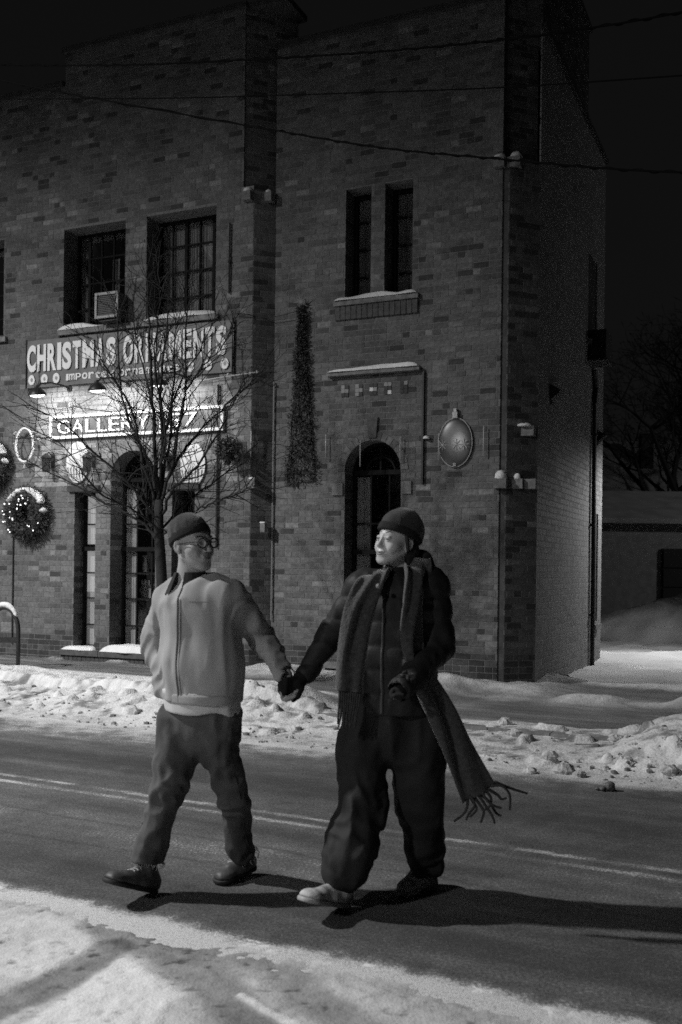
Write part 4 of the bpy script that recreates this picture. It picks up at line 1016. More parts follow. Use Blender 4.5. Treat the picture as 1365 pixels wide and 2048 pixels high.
def grow(p, d, L, r, lvl):
    n = max(3, int(L / .09)); pts = [p.copy()]; q = p.copy(); dd = d.normalized()
    for k in range(n):
        dd = (dd + Vector((random.gauss(0, .13), random.gauss(0, .13), random.gauss(.035, .10)))).normalized(); q = q + dd * L / n; pts.append(q.copy())
        if lvl < 3 and k > 0 and random.random() < (.72 if lvl == 1 else .5):
            a = Vector((random.gauss(0, 1), random.gauss(0, 1), random.gauss(.15, .7))).normalized(); nd = (dd * .9 + a * .75).normalized()
            grow(q, nd, L * random.uniform(.35, .65) * (1 - .4 * k / n), r * .6, lvl + 1)
    tw.tube(pts, [max(.0022, r * (1 - .75 * i / len(pts))) for i in range(len(pts))], 4 if lvl > 1 else 5, cap=False)
for pts, y0, y1, r in limbs:
    P_ = [tp(x, y, y0 + (y1 - y0) * i / (len(pts) - 1)) for i, (x, y) in enumerate(pts)]
    S_ = spline(P_); n = len(S_)
    S_ = [p + Vector((random.gauss(0, .008), random.gauss(0, .008), random.gauss(0, .006))) for p in S_]
    b = MB(); b.tube(S_, [max(.0035, .80 * r * (1 - .80 * i / n)) for i in range(n)], 7, cap=False); b.build('branch', M_BARK, tree, smooth=True)
    for i in range(3, n):
        if random.random() < .97:
            d = (S_[i] - S_[i - 1]).normalized(); a = Vector((random.gauss(0, 1), random.gauss(0, .8), random.gauss(.1, .6))).normalized()
            grow(S_[i], (d * .8 + a * .8), random.uniform(.25, .70) * (1.1 - .35 * i / n), .0072 * (1.1 - .4 * i / n), 1)
for _ in range(2):
    for pts, y0, y1, r in limbs:
        P_ = spline([tp(x, y, y0 + (y1 - y0) * i / (len(pts) - 1)) for i, (x, y) in enumerate(pts)])
        for i in range(6, len(P_)):
            if random.random() < .32:
                d = (P_[i] - P_[i - 1]).normalized(); a = Vector((random.gauss(0, 1), random.gauss(0, .8), random.gauss(.1, .6))).normalized()
                grow(P_[i], (d * .9 + a * .8), random.uniform(.2, .5), .0045, 2)
o = tw.build('twigs', M_TWIG, tree); o['kind'] = 'stuff'

# ---------------- bike rack ----------------
RP = gp(8, 1340, .1); rk = empty('bike_rack', (RP[0], RP[1], .1), -R(17), 'black arched bike rack with snow on its top at the left edge of the view', 'bike rack')
hw, hh = .215, .82
arch = [(-hw, 0, -.1), (-hw, 0, .45)] + [(-hw * math.cos(math.pi * k / 14), 0, .52 + .30 * math.sin(math.pi * k / 14)) for k in range(15)] + [(hw, 0, .45), (hw, 0, -.1)]
m = MB(); m.tube(arch, .028, 10); m.build('hoop', MB_BLACK, rk, smooth=True)
m = MB(); m.box(-hw + .02, hw - .02, -.02, .02, .36, .43); m.build('cross_bar', MB_BLACK, rk)
m = MB(); n = 15
m.tube([(-hw * math.cos(math.pi * k / 14), 0, .545 + .315 * math.sin(math.pi * k / 14)) for k in range(4, 13)], [.012, .03, .038, .036, .038, .034, .028, .032, .01], 8); m.build('snow', M_SNOW, rk, smooth=True)

# ---------------- overhead wires ----------------
def wire(pts, v, r, label, twist=False):
    P_ = spline([rplane(x, y, v) for x, y in pts], 14); P0 = P_[0]
    m = MB(); m.tube([p - P0 for p in P_], r, 5)
    if twist:
        k2 = []; L_ = 0
        for i, p in enumerate(P_):
            if i: L_ += (P_[i] - P_[i - 1]).length
            k2.append(p - P0 + Vector((0, .9 * r * 1.7 * math.cos(L_ * 30), 1.7 * r * math.sin(L_ * 30))))
        fine = spline([Vector(q) for q in k2], 3); m.tube(fine, r * .6, 4)
    o = m.build('overhead_wire', mat('wire_black', .008, 1.0, spec=0)); o.location = P0; tag(o, label, 'wire', 'overhead wires')
wire([(-1500, 115), (-300, 128), (0, 130), (250, 130), (500, 119), (760, 103), (1000, 80), (1200, 53), (1365, 24), (1600, -25), (2300, -190)], 7.6, .008, 'topmost overhead wire, thick and twisted, across the upper part of the view', True)
wire([(-1500, 190), (-300, 198), (0, 198), (350, 196), (700, 186), (1000, 175), (1365, 151), (1600, 134), (2300, 70)], 7.6, .006, 'thin nearly level overhead wire, middle one of the three')
wire([(-1500, -160), (-300, 100), (0, 160), (130, 186), (500, 252), (760, 295), (1000, 318), (1200, 336), (1365, 345), (1600, 352), (2300, 340)], 6.9, .007, 'lowest overhead wire, sloping down to the right across the brick front', True)

# ---------------- background right: houses, trees, yard light ----------------
def house(name, x, y, z, rz, w, d, h, rh, label, cat, over=.4, mwall=None, mroof=None):
    t = empty(name, (x, y, z), rz, label, cat)
    m = MB(); m.box(-w / 2, w / 2, 0, d, 0, h); m.build('wall', mwall, t)
    m = MB(); y0, y1 = -over, d + over; x0, x1 = -w / 2 - over, w / 2 + over
    ym = d / 2; m.add([(x0, y0, h - .12), (x1, y0, h - .12), (x1, ym, h + rh), (x0, ym, h + rh), (x0, y1, h - .12), (x1, y1, h - .12), (x0, y0, h + .02), (x1, y0, h + .02), (x1, ym, h + rh + .18), (x0, ym, h + rh + .18), (x0, y1, h + .02), (x1, y1, h + .02)],
                      [(0, 1, 2, 3), (3, 2, 5, 4), (6, 9, 8, 7), (9, 10, 11, 8), (0, 6, 7, 1), (4, 5, 11, 10), (0, 3, 9, 6), (3, 4, 10, 9), (1, 7, 8, 2), (2, 8, 11, 5)])
    m.build('roof', mroof, t); return t
M_HW = mat('house_siding', .3, .8, .2, 6); M_HW2 = mat('garage_siding', .34, .8, .2, 6); M_RS = mat('snowy_roof', .45, .9, .2, 2); M_DK = mat('dark_door', .03, .6)
g1 = at(1290, 1215, 27)
t = house('garage', 10.1, 27.5, -.0, 0, 8.6, 6, 2.95, .85, 'low dark garage with a snowy roof and wide door behind the snow pile', 'garage', .3, M_HW2, M_RS)
m = MB(); m.box(-1.25, 1.4, -.06, -.01, 0, 2.15); m.build('garage_door', M_DK, t)
for k in range(4): m = MB(); m.box(-1.22, 1.37, -.09, -.062, .04 + k * .53, .53 + k * .53); m.build('door_panel', M_DK, t)
t = house('far_house', 15.9, 39.5, 1.6, -R(4), 10, 7, 3.0, 2.4, 'far dark house with a pale snowy roof and dormer up the slope', 'house', .5, M_HW, M_RS)
m = MB(); m.box(-3.7, -3.2, 1.2, 1.7, 4.2, 5.6); m.build('chimney', M_DK, t)
for x in (-1.2, 1.2, 3.2): m = MB(); m.box(x, x + .9, -.05, -.01, 1.1, 2.3); w_ = m.build('window', M_DK, t); m = MB(); m.box(x - .08, x + .98, -.09, -.051, 1.0, 1.09); m.build('sill', M_RS, w_)
m = MB(); m.box(-2.2, 5.2, -2.2, -.05, -.2, .12); m.build('porch', M_HW, t); m = MB(); m.box(-2.3, 5.3, -2.3, .0, .125, .3); m.build('porch_snow', M_RS, t)
m = MB(); m.box(-2.4, 5.3, -2.3, -.4, 2.5, 2.62); m.build('porch_roof', M_RS, t)
def big_tree(x, y, h, seed, label, cat='tree', spread=1.0, z0=0.0):
    st = random.getstate(); random.seed(seed)
    t = empty('far_tree', (x, y, z0), 0, label, cat, 'dark bare trees far behind')
    m = MB(); fol = MB()
    def g(p, d, L, r, lvl):
        n = 4; pts = [p.copy()]; q = p.copy(); dd = d.normalized()
        for k in range(n):
            dd = (dd + Vector((random.gauss(0, .12), random.gauss(0, .12), random.gauss(.04, .08)))).normalized(); q = q + dd * L / n; pts.append(q.copy())
        (m if lvl < 2 else fol).tube(pts, [r * (1 - .5 * i / n) for i in range(n + 1)], 6 if lvl < 2 else 3, cap=False)
        if lvl < 5:
            for j in range(3 if lvl else 5):
                a = Vector((random.gauss(0, 1), random.gauss(0, 1), random.gauss(.2, .5))).normalized(); k = random.choice([2, 3, 4]) if lvl else random.choice([3, 4, 4])
                g(pts[k], (dd * .8 + a * .75 * spread), L * random.uniform(.55, .75), r * .5, lvl + 1)
        elif True:
            for j in range(3):
                a = Vector((random.gauss(0, 1), random.gauss(0, 1), random.gauss(0, 1))) * .25; fol.add([q, q + a, q + a * 1.2 + Vector((.02, 0, .03))], [(0, 1, 2)])
    g(Vector((0, 0, 0)), Vector((0, 0, 1)), h * .42, h * .022, 0)
    m.build('trunk', M_BARK, t); o = fol.build('crown', M_TWIG, t); random.setstate(st)
big_tree(10.4, 33, 10.4, 3, 'tall dark bare tree right behind the building corner', spread=1.1)
big_tree(12.9, 36, 9.2, 9, 'dark bare tree standing between the building and the far house', z0=.6)
big_tree(15.6, 44, 12, 21, 'dark bare tree rising behind the far house roof', z0=2)
big_tree(19.0, 47, 11.5, 33, 'dark bare tree at the right edge behind the far house', z0=2)
bk = MB()
for k in range(60): bk.ball((random.uniform(9, 26), random.uniform(46, 50), random.uniform(2, 5.2)), random.uniform(.8, 2.0), 7, 0, (1, 1, .9), .3)
tag(bk.build('distant_shrubs', mat('dark_shrubs', .015, .95, .4, 3)), 'low dark mass of shrubs on the slope behind the houses', 'shrubs', kind='stuff')
# yard floodlight on its pole, just right of the view
t = empty('yard_light', (YARD_POS[0], YARD_POS[1], 0), 0, 'short pole with a floodlight beside the snowy yard, right of the building', 'floodlight')
m = MB(); m.tube([(.12, 0, 0), (.12, 0, 3.5)], .04, 8); m.build('pole', MB_BLACK, t)
m = MB(); m.box(-.12, .12, -.08, .08, 3.36, 3.5); m.build('head', MB_BLACK, t)
lamp('yard_floodlight', (YARD_POS[0], YARD_POS[1], 3.32), 480, .08, spot=150, aim=(-.55, .02, -1.0), blend=.7)
lamp('added_background_light', (24, 19, 9), 1300, .3, spot=125, aim=(-.7, .55, -.45))  # lamp added out of view to brighten the garage, house and snow pile
t = empty('street_lamp', (25.2, 19, 0), 0, 'added post carrying the background light, far right beyond the view near the garage', 'street lamp')  # post added to carry the background light
m = MB(); m.tube([(0, 0, 0), (0, 0, 8.7), (-.3, 0, 9.15), (-1.2, 0, 9.3)], [.10, .07, .05, .04], 10); m.build('pole', MB_BLACK, t)
m = MB(); m.box(-1.5, -1.0, -.15, .15, 9.22, 9.32); m.build('head', MB_BLACK, t)
# street lamp that gives the main light, left of the view
t = empty('street_lamp', (KEY_POS[0] - 1.6, KEY_POS[1] + 1.0, 0), 0, 'tall street lamp standing left of the view across from the gallery', 'street lamp')
m = MB(); m.tube([(0, 0, 0), (0, 0, 9.6), (.3, -.2, 10.2), (1.3, -.85, 10.45)], [.10, .07, .05, .04], 10); m.build('pole', MB_BLACK, t)
m = MB(); m.box(1.2, 1.95, -1.12, -.82, 10.40, 10.52); m.build('head', MB_BLACK, t)
t = empty('street_lamp', (FILL_POS[0], FILL_POS[1] - 1.4, 0), 0, 'added tall post carrying the fill light, far left behind the viewer', 'street lamp')  # post added to carry the fill light
m = MB(); m.tube([(0, 0, 0), (0, 0, 8.6), (0, .3, 9.1), (0, 1.4, 9.3)], [.10, .07, .05, .04], 10); m.build('pole', MB_BLACK, t)
m = MB(); m.box(-.15, .15, 1.2, 1.7, 9.22, 9.32); m.build('head', MB_BLACK, t)
# ---------------- people: smooth-blended volumes turned into continuous surfaces ----------------
def A(v): return np.array(v, np.float32)
class Vol:
    """ordered list of primitives; each op is (mode, fn, k)"""
    def __init__(s): s.ops = []; s.bb = []
    def add(s, fn, lo, hi, k=.02, mode='u'): s.ops.append((mode, fn, k)); 
    def cap(s, a, b, ra, rb, k=.02, L=None, q=1.0, mode='u'):
        """tapered capsule; L = wide axis, q = thickness ratio across it"""
        a, b = A(a), A(b); ba = b - a; bb_ = float(ba @ ba) + 1e-9
        if L is not None:
            L = A(L); L = L / np.linalg.norm(L); dn = ba / math.sqrt(bb_); Dd = np.cross(dn, L); n = np.linalg.norm(Dd); Dd = Dd / n if n > 1e-4 else None
        def fn(P):
            pa = P - a; h = np.clip((pa @ ba) / bb_, 0, 1); v = pa - h[:, None] * ba
            r = ra + (rb - ra) * h
            if L is None or Dd is None or q == 1.0: return np.sqrt((v * v).sum(1)) - r
            dd = v @ Dd; o2 = np.maximum((v * v).sum(1) - dd * dd, 0)
            return (np.sqrt(o2 + (dd / q) ** 2) - r) * (.5 + .5 * q)
        s.ops.append((mode, fn, k)); m = max(ra, rb); s.bb += [np.minimum(a, b) - m, np.maximum(a, b) + m] if mode == 'u' else []; return s
    def ell(s, c, r, M=None, k=.02, mode='u'):
        c = A(c); r = A(r); Mn = np.array(M, np.float32) if M is not None else None
        def fn(P):
            p = P - c
            if Mn is not None: p = p @ Mn      # columns of M are the local axes
            k0 = np.sqrt(((p / r) ** 2).sum(1)); k1 = np.sqrt(((p / (r * r)) ** 2).sum(1)) + 1e-9
            return k0 * (k0 - 1) / k1
        s.ops.append((mode, fn, k))
        if mode == 'u': m = float(r.max()); s.bb += [c - m, c + m]
        return s
    def cut(s, point, normal, k=.004):   # keep the side opposite to the normal
        p0 = A(point); n = A(normal); n = n / np.linalg.norm(n)
        s.ops.append(('i', lambda P: (P - p0) @ n, k)); return s
    def disp(s, fn): s.ops.append(('d', fn, 0)); return s
    def field(s, P):
        P = P.astype(np.float32); d = None
        for mode, fn, k in s.ops:
            if mode == 'd': d = d + fn(P, d); continue
            e = fn(P)
            if d is None: d = e; continue
            if mode == 'u': h = np.clip(.5 + .5 * (e - d) / k, 0, 1); d = e * (1 - h) + d * h - k * h * (1 - h)
            elif mode == 's': e = -e; h = np.clip(.5 - .5 * (e - d) / k, 0, 1); d = e * (1 - h) + d * h + k * h * (1 - h)
            elif mode == 'i': h = np.clip(.5 - .5 * (e - d) / k, 0, 1); d = e * (1 - h) + d * h + k * h * (1 - h)
        return d
    def mesh(s, step, fine=None):
        lo = np.min(s.bb, 0) - .03; hi = np.max(s.bb, 0) + .03
        ax = []
        for i in range(3):
            x = lo[i]; c = [x]
            while x < hi[i]:
                st = step
                for (l, h, f_) in (fine or []):
                    if l[i] <= x <= h[i]: st = min(st, f_)
                x += st; c.append(x)
            ax.append(np.array(c, np.float32))
        n = [len(c) for c in ax]; val = np.full(n, .5, np.float32); B = 12
        for i in range(0, n[0], B):
            for j in range(0, n[1], B):
                for k in range(0, n[2], B):
                    xs, ys, zs = ax[0][i:i + B], ax[1][j:j + B], ax[2][k:k + B]
                    blocks.append(((i, j, k), (xs, ys, zs))) if False else None
        ci = []
        for i in range(0, n[0], B):
            for j in range(0, n[1], B):
                for k in range(0, n[2], B): ci.append((i, j, k))
        C_ = []; Rr = []
        for (i, j, k) in ci:
            xs, ys, zs = ax[0][i:i + B], ax[1][j:j + B], ax[2][k:k + B]
            C_.append(((xs[0] + xs[-1]) / 2, (ys[0] + ys[-1]) / 2, (zs[0] + zs[-1]) / 2)); Rr.append(.5 * math.sqrt((xs[-1] - xs[0]) ** 2 + (ys[-1] - ys[0]) ** 2 + (zs[-1] - zs[0]) ** 2))
        dc = s.field(np.array(C_, np.float32)); Rr = np.array(Rr)
        for q, (i, j, k) in enumerate(ci):
            sl = (slice(i, i + B), slice(j, j + B), slice(k, k + B))
            if abs(dc[q]) > Rr[q] * 1.9 + .04: val[sl] = dc[q]; continue
            X, Y, Z = np.meshgrid(ax[0][i:i + B], ax[1][j:j + B], ax[2][k:k + B], indexing='ij')
            val[sl] = s.field(np.stack([X.ravel(), Y.ravel(), Z.ravel()], 1)).reshape(X.shape)
        return surface_nets(val, ax)
def surface_nets(val, ax):
    nx, ny, nz = val.shape; sg = val < 0
    c = np.zeros((nx - 1, ny - 1, nz - 1), np.int8)
    for a in (0, 1):
        for b in (0, 1):
            for d in (0, 1): c += sg[a:nx - 1 + a, b:ny - 1 + b, d:nz - 1 + d]
    act = (c > 0) & (c < 8); I = np.argwhere(act); idx = np.full(act.shape, -1, np.int64); idx[act] = np.arange(len(I))
    S = np.zeros((len(I), 3)); N_ = np.zeros(len(I)); G = [ax[0], ax[1], ax[2]]
    cor = [(a, b, d) for a in (0, 1) for b in (0, 1) for d in (0, 1)]
    for p in cor:
        for axn in range(3):
            if p[axn]: continue
            q = list(p); q[axn] = 1
            i0 = I + np.array(p); i1 = I + np.array(q); v0 = val[i0[:, 0], i0[:, 1], i0[:, 2]]; v1 = val[i1[:, 0], i1[:, 1], i1[:, 2]]
            m = (v0 < 0) != (v1 < 0); t = np.where(m, v0 / np.where(np.abs(v0 - v1) < 1e-12, 1, v0 - v1), 0)
            p0 = np.stack([G[k][i0[:, k]] for k in range(3)], 1); p1 = np.stack([G[k][i1[:, k]] for k in range(3)], 1)
            S += np.where(m[:, None], p0 + (p1 - p0) * t[:, None], 0); N_ += m
    V = S / np.maximum(N_, 1)[:, None]; F_ = []
    for axn in range(3):
        o1, o2 = [(1, 2), (2, 0), (0, 1)][axn]
        a = [slice(1, -1)] * 3; a[axn] = slice(0, -1); b = [slice(1, -1)] * 3; b[axn] = slice(1, None)
        s0, s1 = sg[tuple(a)], sg[tuple(b)]; E_ = np.argwhere(s0 != s1)
        if not len(E_): continue
        flip = s0[E_[:, 0], E_[:, 1], E_[:, 2]]
        base = E_ + 1; base[:, axn] = E_[:, axn]
        def cell(d1, d2):
            q = base.copy(); q[:, o1] -= d1; q[:, o2] -= d2; return idx[q[:, 0], q[:, 1], q[:, 2]]
        f = np.stack([cell(1, 1), cell(0, 1), cell(0, 0), cell(1, 0)], 1); f = np.where(flip[:, None], f, f[:, ::-1])
        F_.append(f[(f >= 0).all(1)])
    return V, np.concatenate(F_)
def vol_obj(name, vol, step, m, parent, fine=None, smooth_it=1):
    V, Fq = vol.mesh(step, fine)
    for _ in range(smooth_it):     # light relaxation
        acc = np.zeros_like(V); n = np.zeros(len(V))
        for a in range(4):
            np.add.at(acc, Fq[:, a], V[Fq[:, (a + 1) % 4]] + V[Fq[:, (a + 3) % 4]]); np.add.at(n, Fq[:, a], 2)
        V = V * .5 + .5 * acc / np.maximum(n, 1)[:, None]
    P0 = np.array(parent.location)
    return mesh_obj(name, V - P0, Fq, m, parent, smooth=True)
def ray_to(vol, p, d, t0=.5):       # from outside along d to the surface
    p = A(p); d = A(d); d = d / np.linalg.norm(d); t = 0
    for _ in range(60):
        e = float(vol.field((p + d * t)[None])[0]); t += max(e * .7, .0006)
        if e < .0008: break
    return p + d * t
def pt(x, y, Y): return np.array(at(x, y, Y), np.float32)
def frame(f, up_tilt=0.0, side=0.0):     # columns: left, back, up  (local x = person's left, y = backwards, z = up)
    f = np.array([f[0], f[1], 0.0]); f /= np.linalg.norm(f); u = np.array([0, 0, 1.0]); l = np.cross(u, f)
    f2 = f * math.cos(up_tilt) + u * math.sin(up_tilt); u2 = np.cross(f2, l)
    if side: l, u2 = l * math.cos(side) + u2 * math.sin(side), u2 * math.cos(side) - l * math.sin(side)
    return np.stack([l, -f2, u2], 1)

M_SKIN = mat('skin', .34, .5, .08, 30, spec=.35, subs=.12); M_SKINW = mat('skin_pale', .46, .42, .06, 30, spec=.4, subs=.12)
M_LIP = mat('lips', .20, .45, .1, 30); M_BROW = mat('brow_hair', .04, .8, .3, 60); M_EYE = mat('eye_white', .45, .25); M_IRIS = mat('iris', .03, .15)
M_HAIR = mat('dark_hair', .02, .5, .5, 60, stretch=(8, 8, 1))

def head(vol, c, Fm, s=1.0, k=.02, woman=False):
    """adds a head with brow, sockets, nose, cheeks, lips, chin and ears; c = centre between the ears"""
    P = lambda x, y, z: c + (Fm @ np.array([x, y, z])) * s
    v = vol; w = 1.0 if woman else 0.0
    v.ell(P(0, .012, .035), A([.073, .094, .092]) * s, Fm, k=.03)
    v.ell(P(0, -.028, -.026), A([.059, .062, .080]) * s, Fm, k=.03)
    v.ell(P(0, -.045, -.076), A([.038 - .006 * w, .040 - .004 * w, .028 - .002 * w]) * s, Fm, k=.03)
    v.ell(P(0, -.076 + .004 * w, -.099 + .006 * w), A([.018 - .005 * w, .015 - .003 * w, .014 - .002 * w]) * s, Fm, k=.022 + .004 * w)
    for sd in (-1, 1):
        v.ell(P(sd * .042, -.053, -.024), A([.023, .025, .021 + .003 * w]) * s, Fm, k=.024)
        v.cap(P(sd * .054, .0, -.055 + .01 * w), P(sd * .020, -.068, -.094 + .004 * w), .012 * s, (.011 - .002 * w) * s, k=.03)
        if not woman: v.cap(P(sd * .012, -.091, .030), P(sd * .045, -.074, .032), .008 * s, .007 * s, k=.016)
        v.ell(P(sd * .031, -.099, .008), A([.0165, .011, .0105]) * s, Fm, k=.014, mode='s')
        v.ell(P(sd * .031, -.076, .008), A([.0125, .0125, .0115]) * s, Fm, k=.004)
        v.cap(P(sd * .019, -.0885, .0135), P(sd * .043, -.0805, .0125), .0032 * s, .003 * s, k=.004)
    nl = -.112 + .007 * w
    v.cap(P(0, -.086, .020), P(0, nl + .002, -.022), (.0075 - .0015 * w) * s, (.010 - .002 * w) * s, k=.012)
    v.ell(P(0, nl, -.025), A([.0100 - .0015 * w, .0105 - .001 * w, .0085 - .001 * w]) * s, Fm, k=.008)
    for sd in (-1, 1): v.ell(P(sd * (.0115 - .002 * w), -.100 + .004 * w, -.030), A([.0072, .0085, .006]) * s, Fm, k=.006)
    v.ell(P(0, -.085, -.058), A([.027, .013, .018]) * s, Fm, k=.014)
    lip = .0042 + .0008 * w
    v.cap(P(-.021, -.088, -.0555 + .002), P(0, -.0925, -.0560), lip * .8 * s, lip * s, k=.006); v.cap(P(.021, -.088, -.0555 + .002), P(0, -.0925, -.0560), lip * .8 * s, lip * s, k=.006)
    v.cap(P(-.015, -.0895, -.0655), P(.015, -.0895, -.0655), .0052 * s, .0052 * s, k=.006)
    for sd in (-1, 1):
        v.cap(P(sd * .024, -.089, -.058), P(sd * .036, -.078, -.048), .0034 * s, .0022 * s, k=.006, mode='s')   # smile
        v.ell(P(sd * .040, -.066, -.040), A([.014, .014, .014]) * s, Fm, k=.016)
    v.cap(P(-.026, -.098, -.0600), P(.026, -.098, -.0600), .0024 * s, .0024 * s, k=.004, mode='s')
    for sd in (-1, 1):   # ears
        Em = Fm @ np.array([[math.cos(.35 * sd), math.sin(.35 * sd), 0], [-math.sin(.35 * sd), math.cos(.35 * sd), 0], [0, 0, 1]])
        v.ell(P(sd * .077, .014, -.004), A([.007, .018, .030 - .003 * w]) * s, Em, k=.008)
        v.ell(P(sd * .084, .011, .000), A([.005, .010, .018]) * s, Em, k=.004, mode='s')
        v.ell(P(sd * .073, .006, -.030), A([.006, .008, .010]) * s, Em, k=.006)
    return P
def face_bits(person, P, Fm, s, vol, brow=.004, bz=(.031, .037, .031), gaze=0.0, bm=None):
    for sd in (-1, 1):
        q = P(sd * .031, -.0762, .0075); m = MB(); m.ball(Vector(q) - person.location, .0116 * s, 12); m.build('eyeball', M_EYE, person, smooth=True)
        q = P(sd * .031 - gaze, -.0848, .0070); m = MB(); m.ball(Vector(q) - person.location, .0050 * s, 10); m.build('iris', M_IRIS, person, smooth=True)
        pts = []
        for x, z in ((.015, bz[0]), (.030, bz[1]), (.048, bz[2])):
            q = P(sd * x, -.16, z); pts.append(Vector(ray_to(vol, q, Fm @ np.array([0, 1, 0]))) - person.location)
        m = MB(); m.tube(pts, [brow * .8, brow, brow * .5], 6); m.build('eyebrow', bm or M_BROW, person)
    pts = []
    for z in (-.0555, -.0655):
        l_ = [Vector(ray_to(vol, P(x, -.16, z + .002 * abs(x) / .02), Fm @ np.array([0, 1, 0]))) - person.location for x in (-.021, -.012, 0, .012, .021)]
        m = MB(); m.tube(l_, [.0015, .0032, .0036, .0032, .0015], 6); m.build('lip', M_LIP, person, smooth=True)
def finger(v, pts, r0, r1, k=.004):
    n = len(pts) - 1
    for i in range(n): v.cap(pts[i], pts[i + 1], r0 + (r1 - r0) * i / n, r0 + (r1 - r0) * (i + 1) / n, k=k)
def folds(amp, sx, sy, sz, seed, ridg=True, zr=None):
    def fn(P, d):
        m = np.abs(d) < .06; out = np.zeros(len(P), np.float32)
        if m.any():
            Q = P[m]; a = vn(Q[:, 0] * sx + .6 * vn(Q[:, 0], Q[:, 1], Q[:, 2], 5), Q[:, 1] * sy, Q[:, 2] * sz + seed + .5 * vn(Q[:, 0], Q[:, 1], Q[:, 2] + 9, 4))
            b = vn(Q[:, 0] * sx * 2.2, Q[:, 1] * sy * 2.2, Q[:, 2] * sz * 2.1 + seed + 4)
            w = (np.abs(a) * 2 - .6 if ridg else a) + .4 * b
            if zr: w = w * (.25 + .75 * np.clip(sum(np.exp(-((Q[:, 2] - z0) / s0) ** 2) for z0, s0 in zr), 0, 1))
            out[m] = amp * w
        return out
    return fn
def limb_folds(a, b, amp, freq, seed, rad=.16):
    """creases that run round a limb between two joints"""
    a, b = A(a), A(b); ax_ = (b - a) / np.linalg.norm(b - a); L = np.linalg.norm(b - a)
    def fn(P, d):
        m = np.abs(d) < .06; out = np.zeros(len(P), np.float32)
        if m.any():
            Q = P[m] - a; t = Q @ ax_; r = np.sqrt(np.maximum((Q * Q).sum(1) - t * t, 0)); w = np.clip(1 - (r / rad) ** 4, 0, 1) * np.clip((t + .03) / .05, 0, 1) * np.clip((L + .03 - t) / .05, 0, 1)
            ph = t * freq + 1.3 * vn(P[m][:, 0], P[m][:, 1], P[m][:, 2] + seed, 7)
            out[m] = amp * w * (np.abs(np.sin(ph * math.pi)) - .5) * (.6 + .6 * vn(P[m][:, 0], P[m][:, 1], P[m][:, 2] + seed + 3, 6))
        return out
    return fn
def shoe(parent, heel, toe, width, m_up, m_sole, hz, tz, ank, label=None, h=.075, laces=None):
    """heel, toe: ground-plan points; hz, tz: height of the sole under heel and toe"""
    H = A([heel[0], heel[1], hz]); T = A([toe[0], toe[1], tz]); d = (T - H) / np.linalg.norm(T - H); L = np.linalg.norm(T - H)
    side = np.cross(d, A([0, 0, 1])); side /= np.linalg.norm(side); up = np.cross(side, d)
    w = width / 2
    v = Vol(); v.cap(H + d * w * .8 + up * .035, H + d * L * .42 + up * .038, w * .82, w * .9, k=.02)
    v.cap(H + d * L * .42 + up * .030, T - d * w * 1.02 + up * .026, w * .95, w * .98, k=.03, L=side, q=.62)
    v.cap(H + d * w * .85 + up * .05, A(ank), w * .78, w * .80, k=.03)
    v.cap(H + d * L * .32 + up * .062, H + d * L * .62 + up * .040, w * .62, w * .6, k=.02)
    v.disp(folds(.0016, 22, 22, 30, 3))
    v.cut(H + up * .020, -up, k=.004)
    o = vol_obj('shoe', v, .0055, m_up, parent)
    for k_ in range(5 if laces else 0):
        f_ = .36 + .055 * k_; ptsl = [Vector(ray_to(v, H + d * L * (f_ + (.02 if q_ > 0 else -.01)) + side * q_ * w * .5 + up * .22, -up)) - parent.location for q_ in (-.8, -.3, .3, .8)]
        m = MB(); m.tube(ptsl, .0032, 6); m.build('lace', laces, o)
    v = Vol(); v.cap(H + d * w * .85 + up * .012, H + d * L * .42 + up * .012, w * .92, w * .94, k=.02, L=side, q=1); v.cap(H + d * L * .42 + up * .012, T - d * w * .98 + up * .012, w * .98, w * 1.06, k=.02)
    v.cut(H + up * .021, up, k=.003); v.cut(H, -up, k=.003)
    P0 = parent.location; V_, Fq = v.mesh(.0055); mesh_obj('sole', V_ - np.array(P0), Fq, m_sole, o, smooth=True)
    return o, (H, T, d, side, up, L)

# =============== man ===============
MF = A([-.545, -.839, 0]); ML = A([.839, -.545, 0])
man = empty('person', (-.66, 4.58, 0), 0, 'person in pale zip jacket, dark beanie and round glasses, one hand in a pocket', 'person')
head_c = pt(386, 1090, 4.54); HFm = frame((.74, -.67), up_tilt=R(2), side=R(3))
SR = pt(328, 1200, 4.66); SL = pt(467, 1196, 4.48); ER = pt(311, 1292, 4.76); WR = pt(338, 1382, 4.60)
EL = pt(522, 1272, 4.62); WL = pt(573, 1350, 4.47)
chest = pt(399, 1225, 4.565); belly = pt(404, 1330, 4.565); pel = pt(404, 1415, 4.57)
hipR = pt(364, 1440, 4.62); hipL = pt(441, 1440, 4.53); kR = pt(333, 1592, 4.50); aR = pt(300, 1738, 4.50); kL = pt(470, 1592, 4.60); aL = pt(489, 1722, 4.76)
hv = Vol(); head(hv, head_c, HFm, 1.02)
nb = pt(384, 1168, 4.575)
hv.cap(head_c + HFm @ A([0, .025, -.045]), nb, .052, .060, k=.02)
hv.cap(nb, chest, .07, .12, k=.06, L=ML, q=.7); hv.cap(SR, SL, .045, .045, k=.05); hv.cap(chest, pel, .12, .12, k=.05, L=ML, q=.65)
for a, b, r0, r1 in ((SR, ER, .042, .036), (ER, WR, .036, .026), (SL, EL, .042, .036), (EL, WL, .036, .026), (hipR, kR, .060, .038), (kR, aR, .036, .028), (hipL, kL, .060, .036), (kL, aL, .032, .026), (aR, pt(288, 1762, 4.43), .024, .018), (aL, pt(470, 1748, 4.70), .024, .018), (pel, hipR, .10, .07), (pel, hipL, .10, .07)):
    hv.cap(a, b, r0, r1, k=.02)
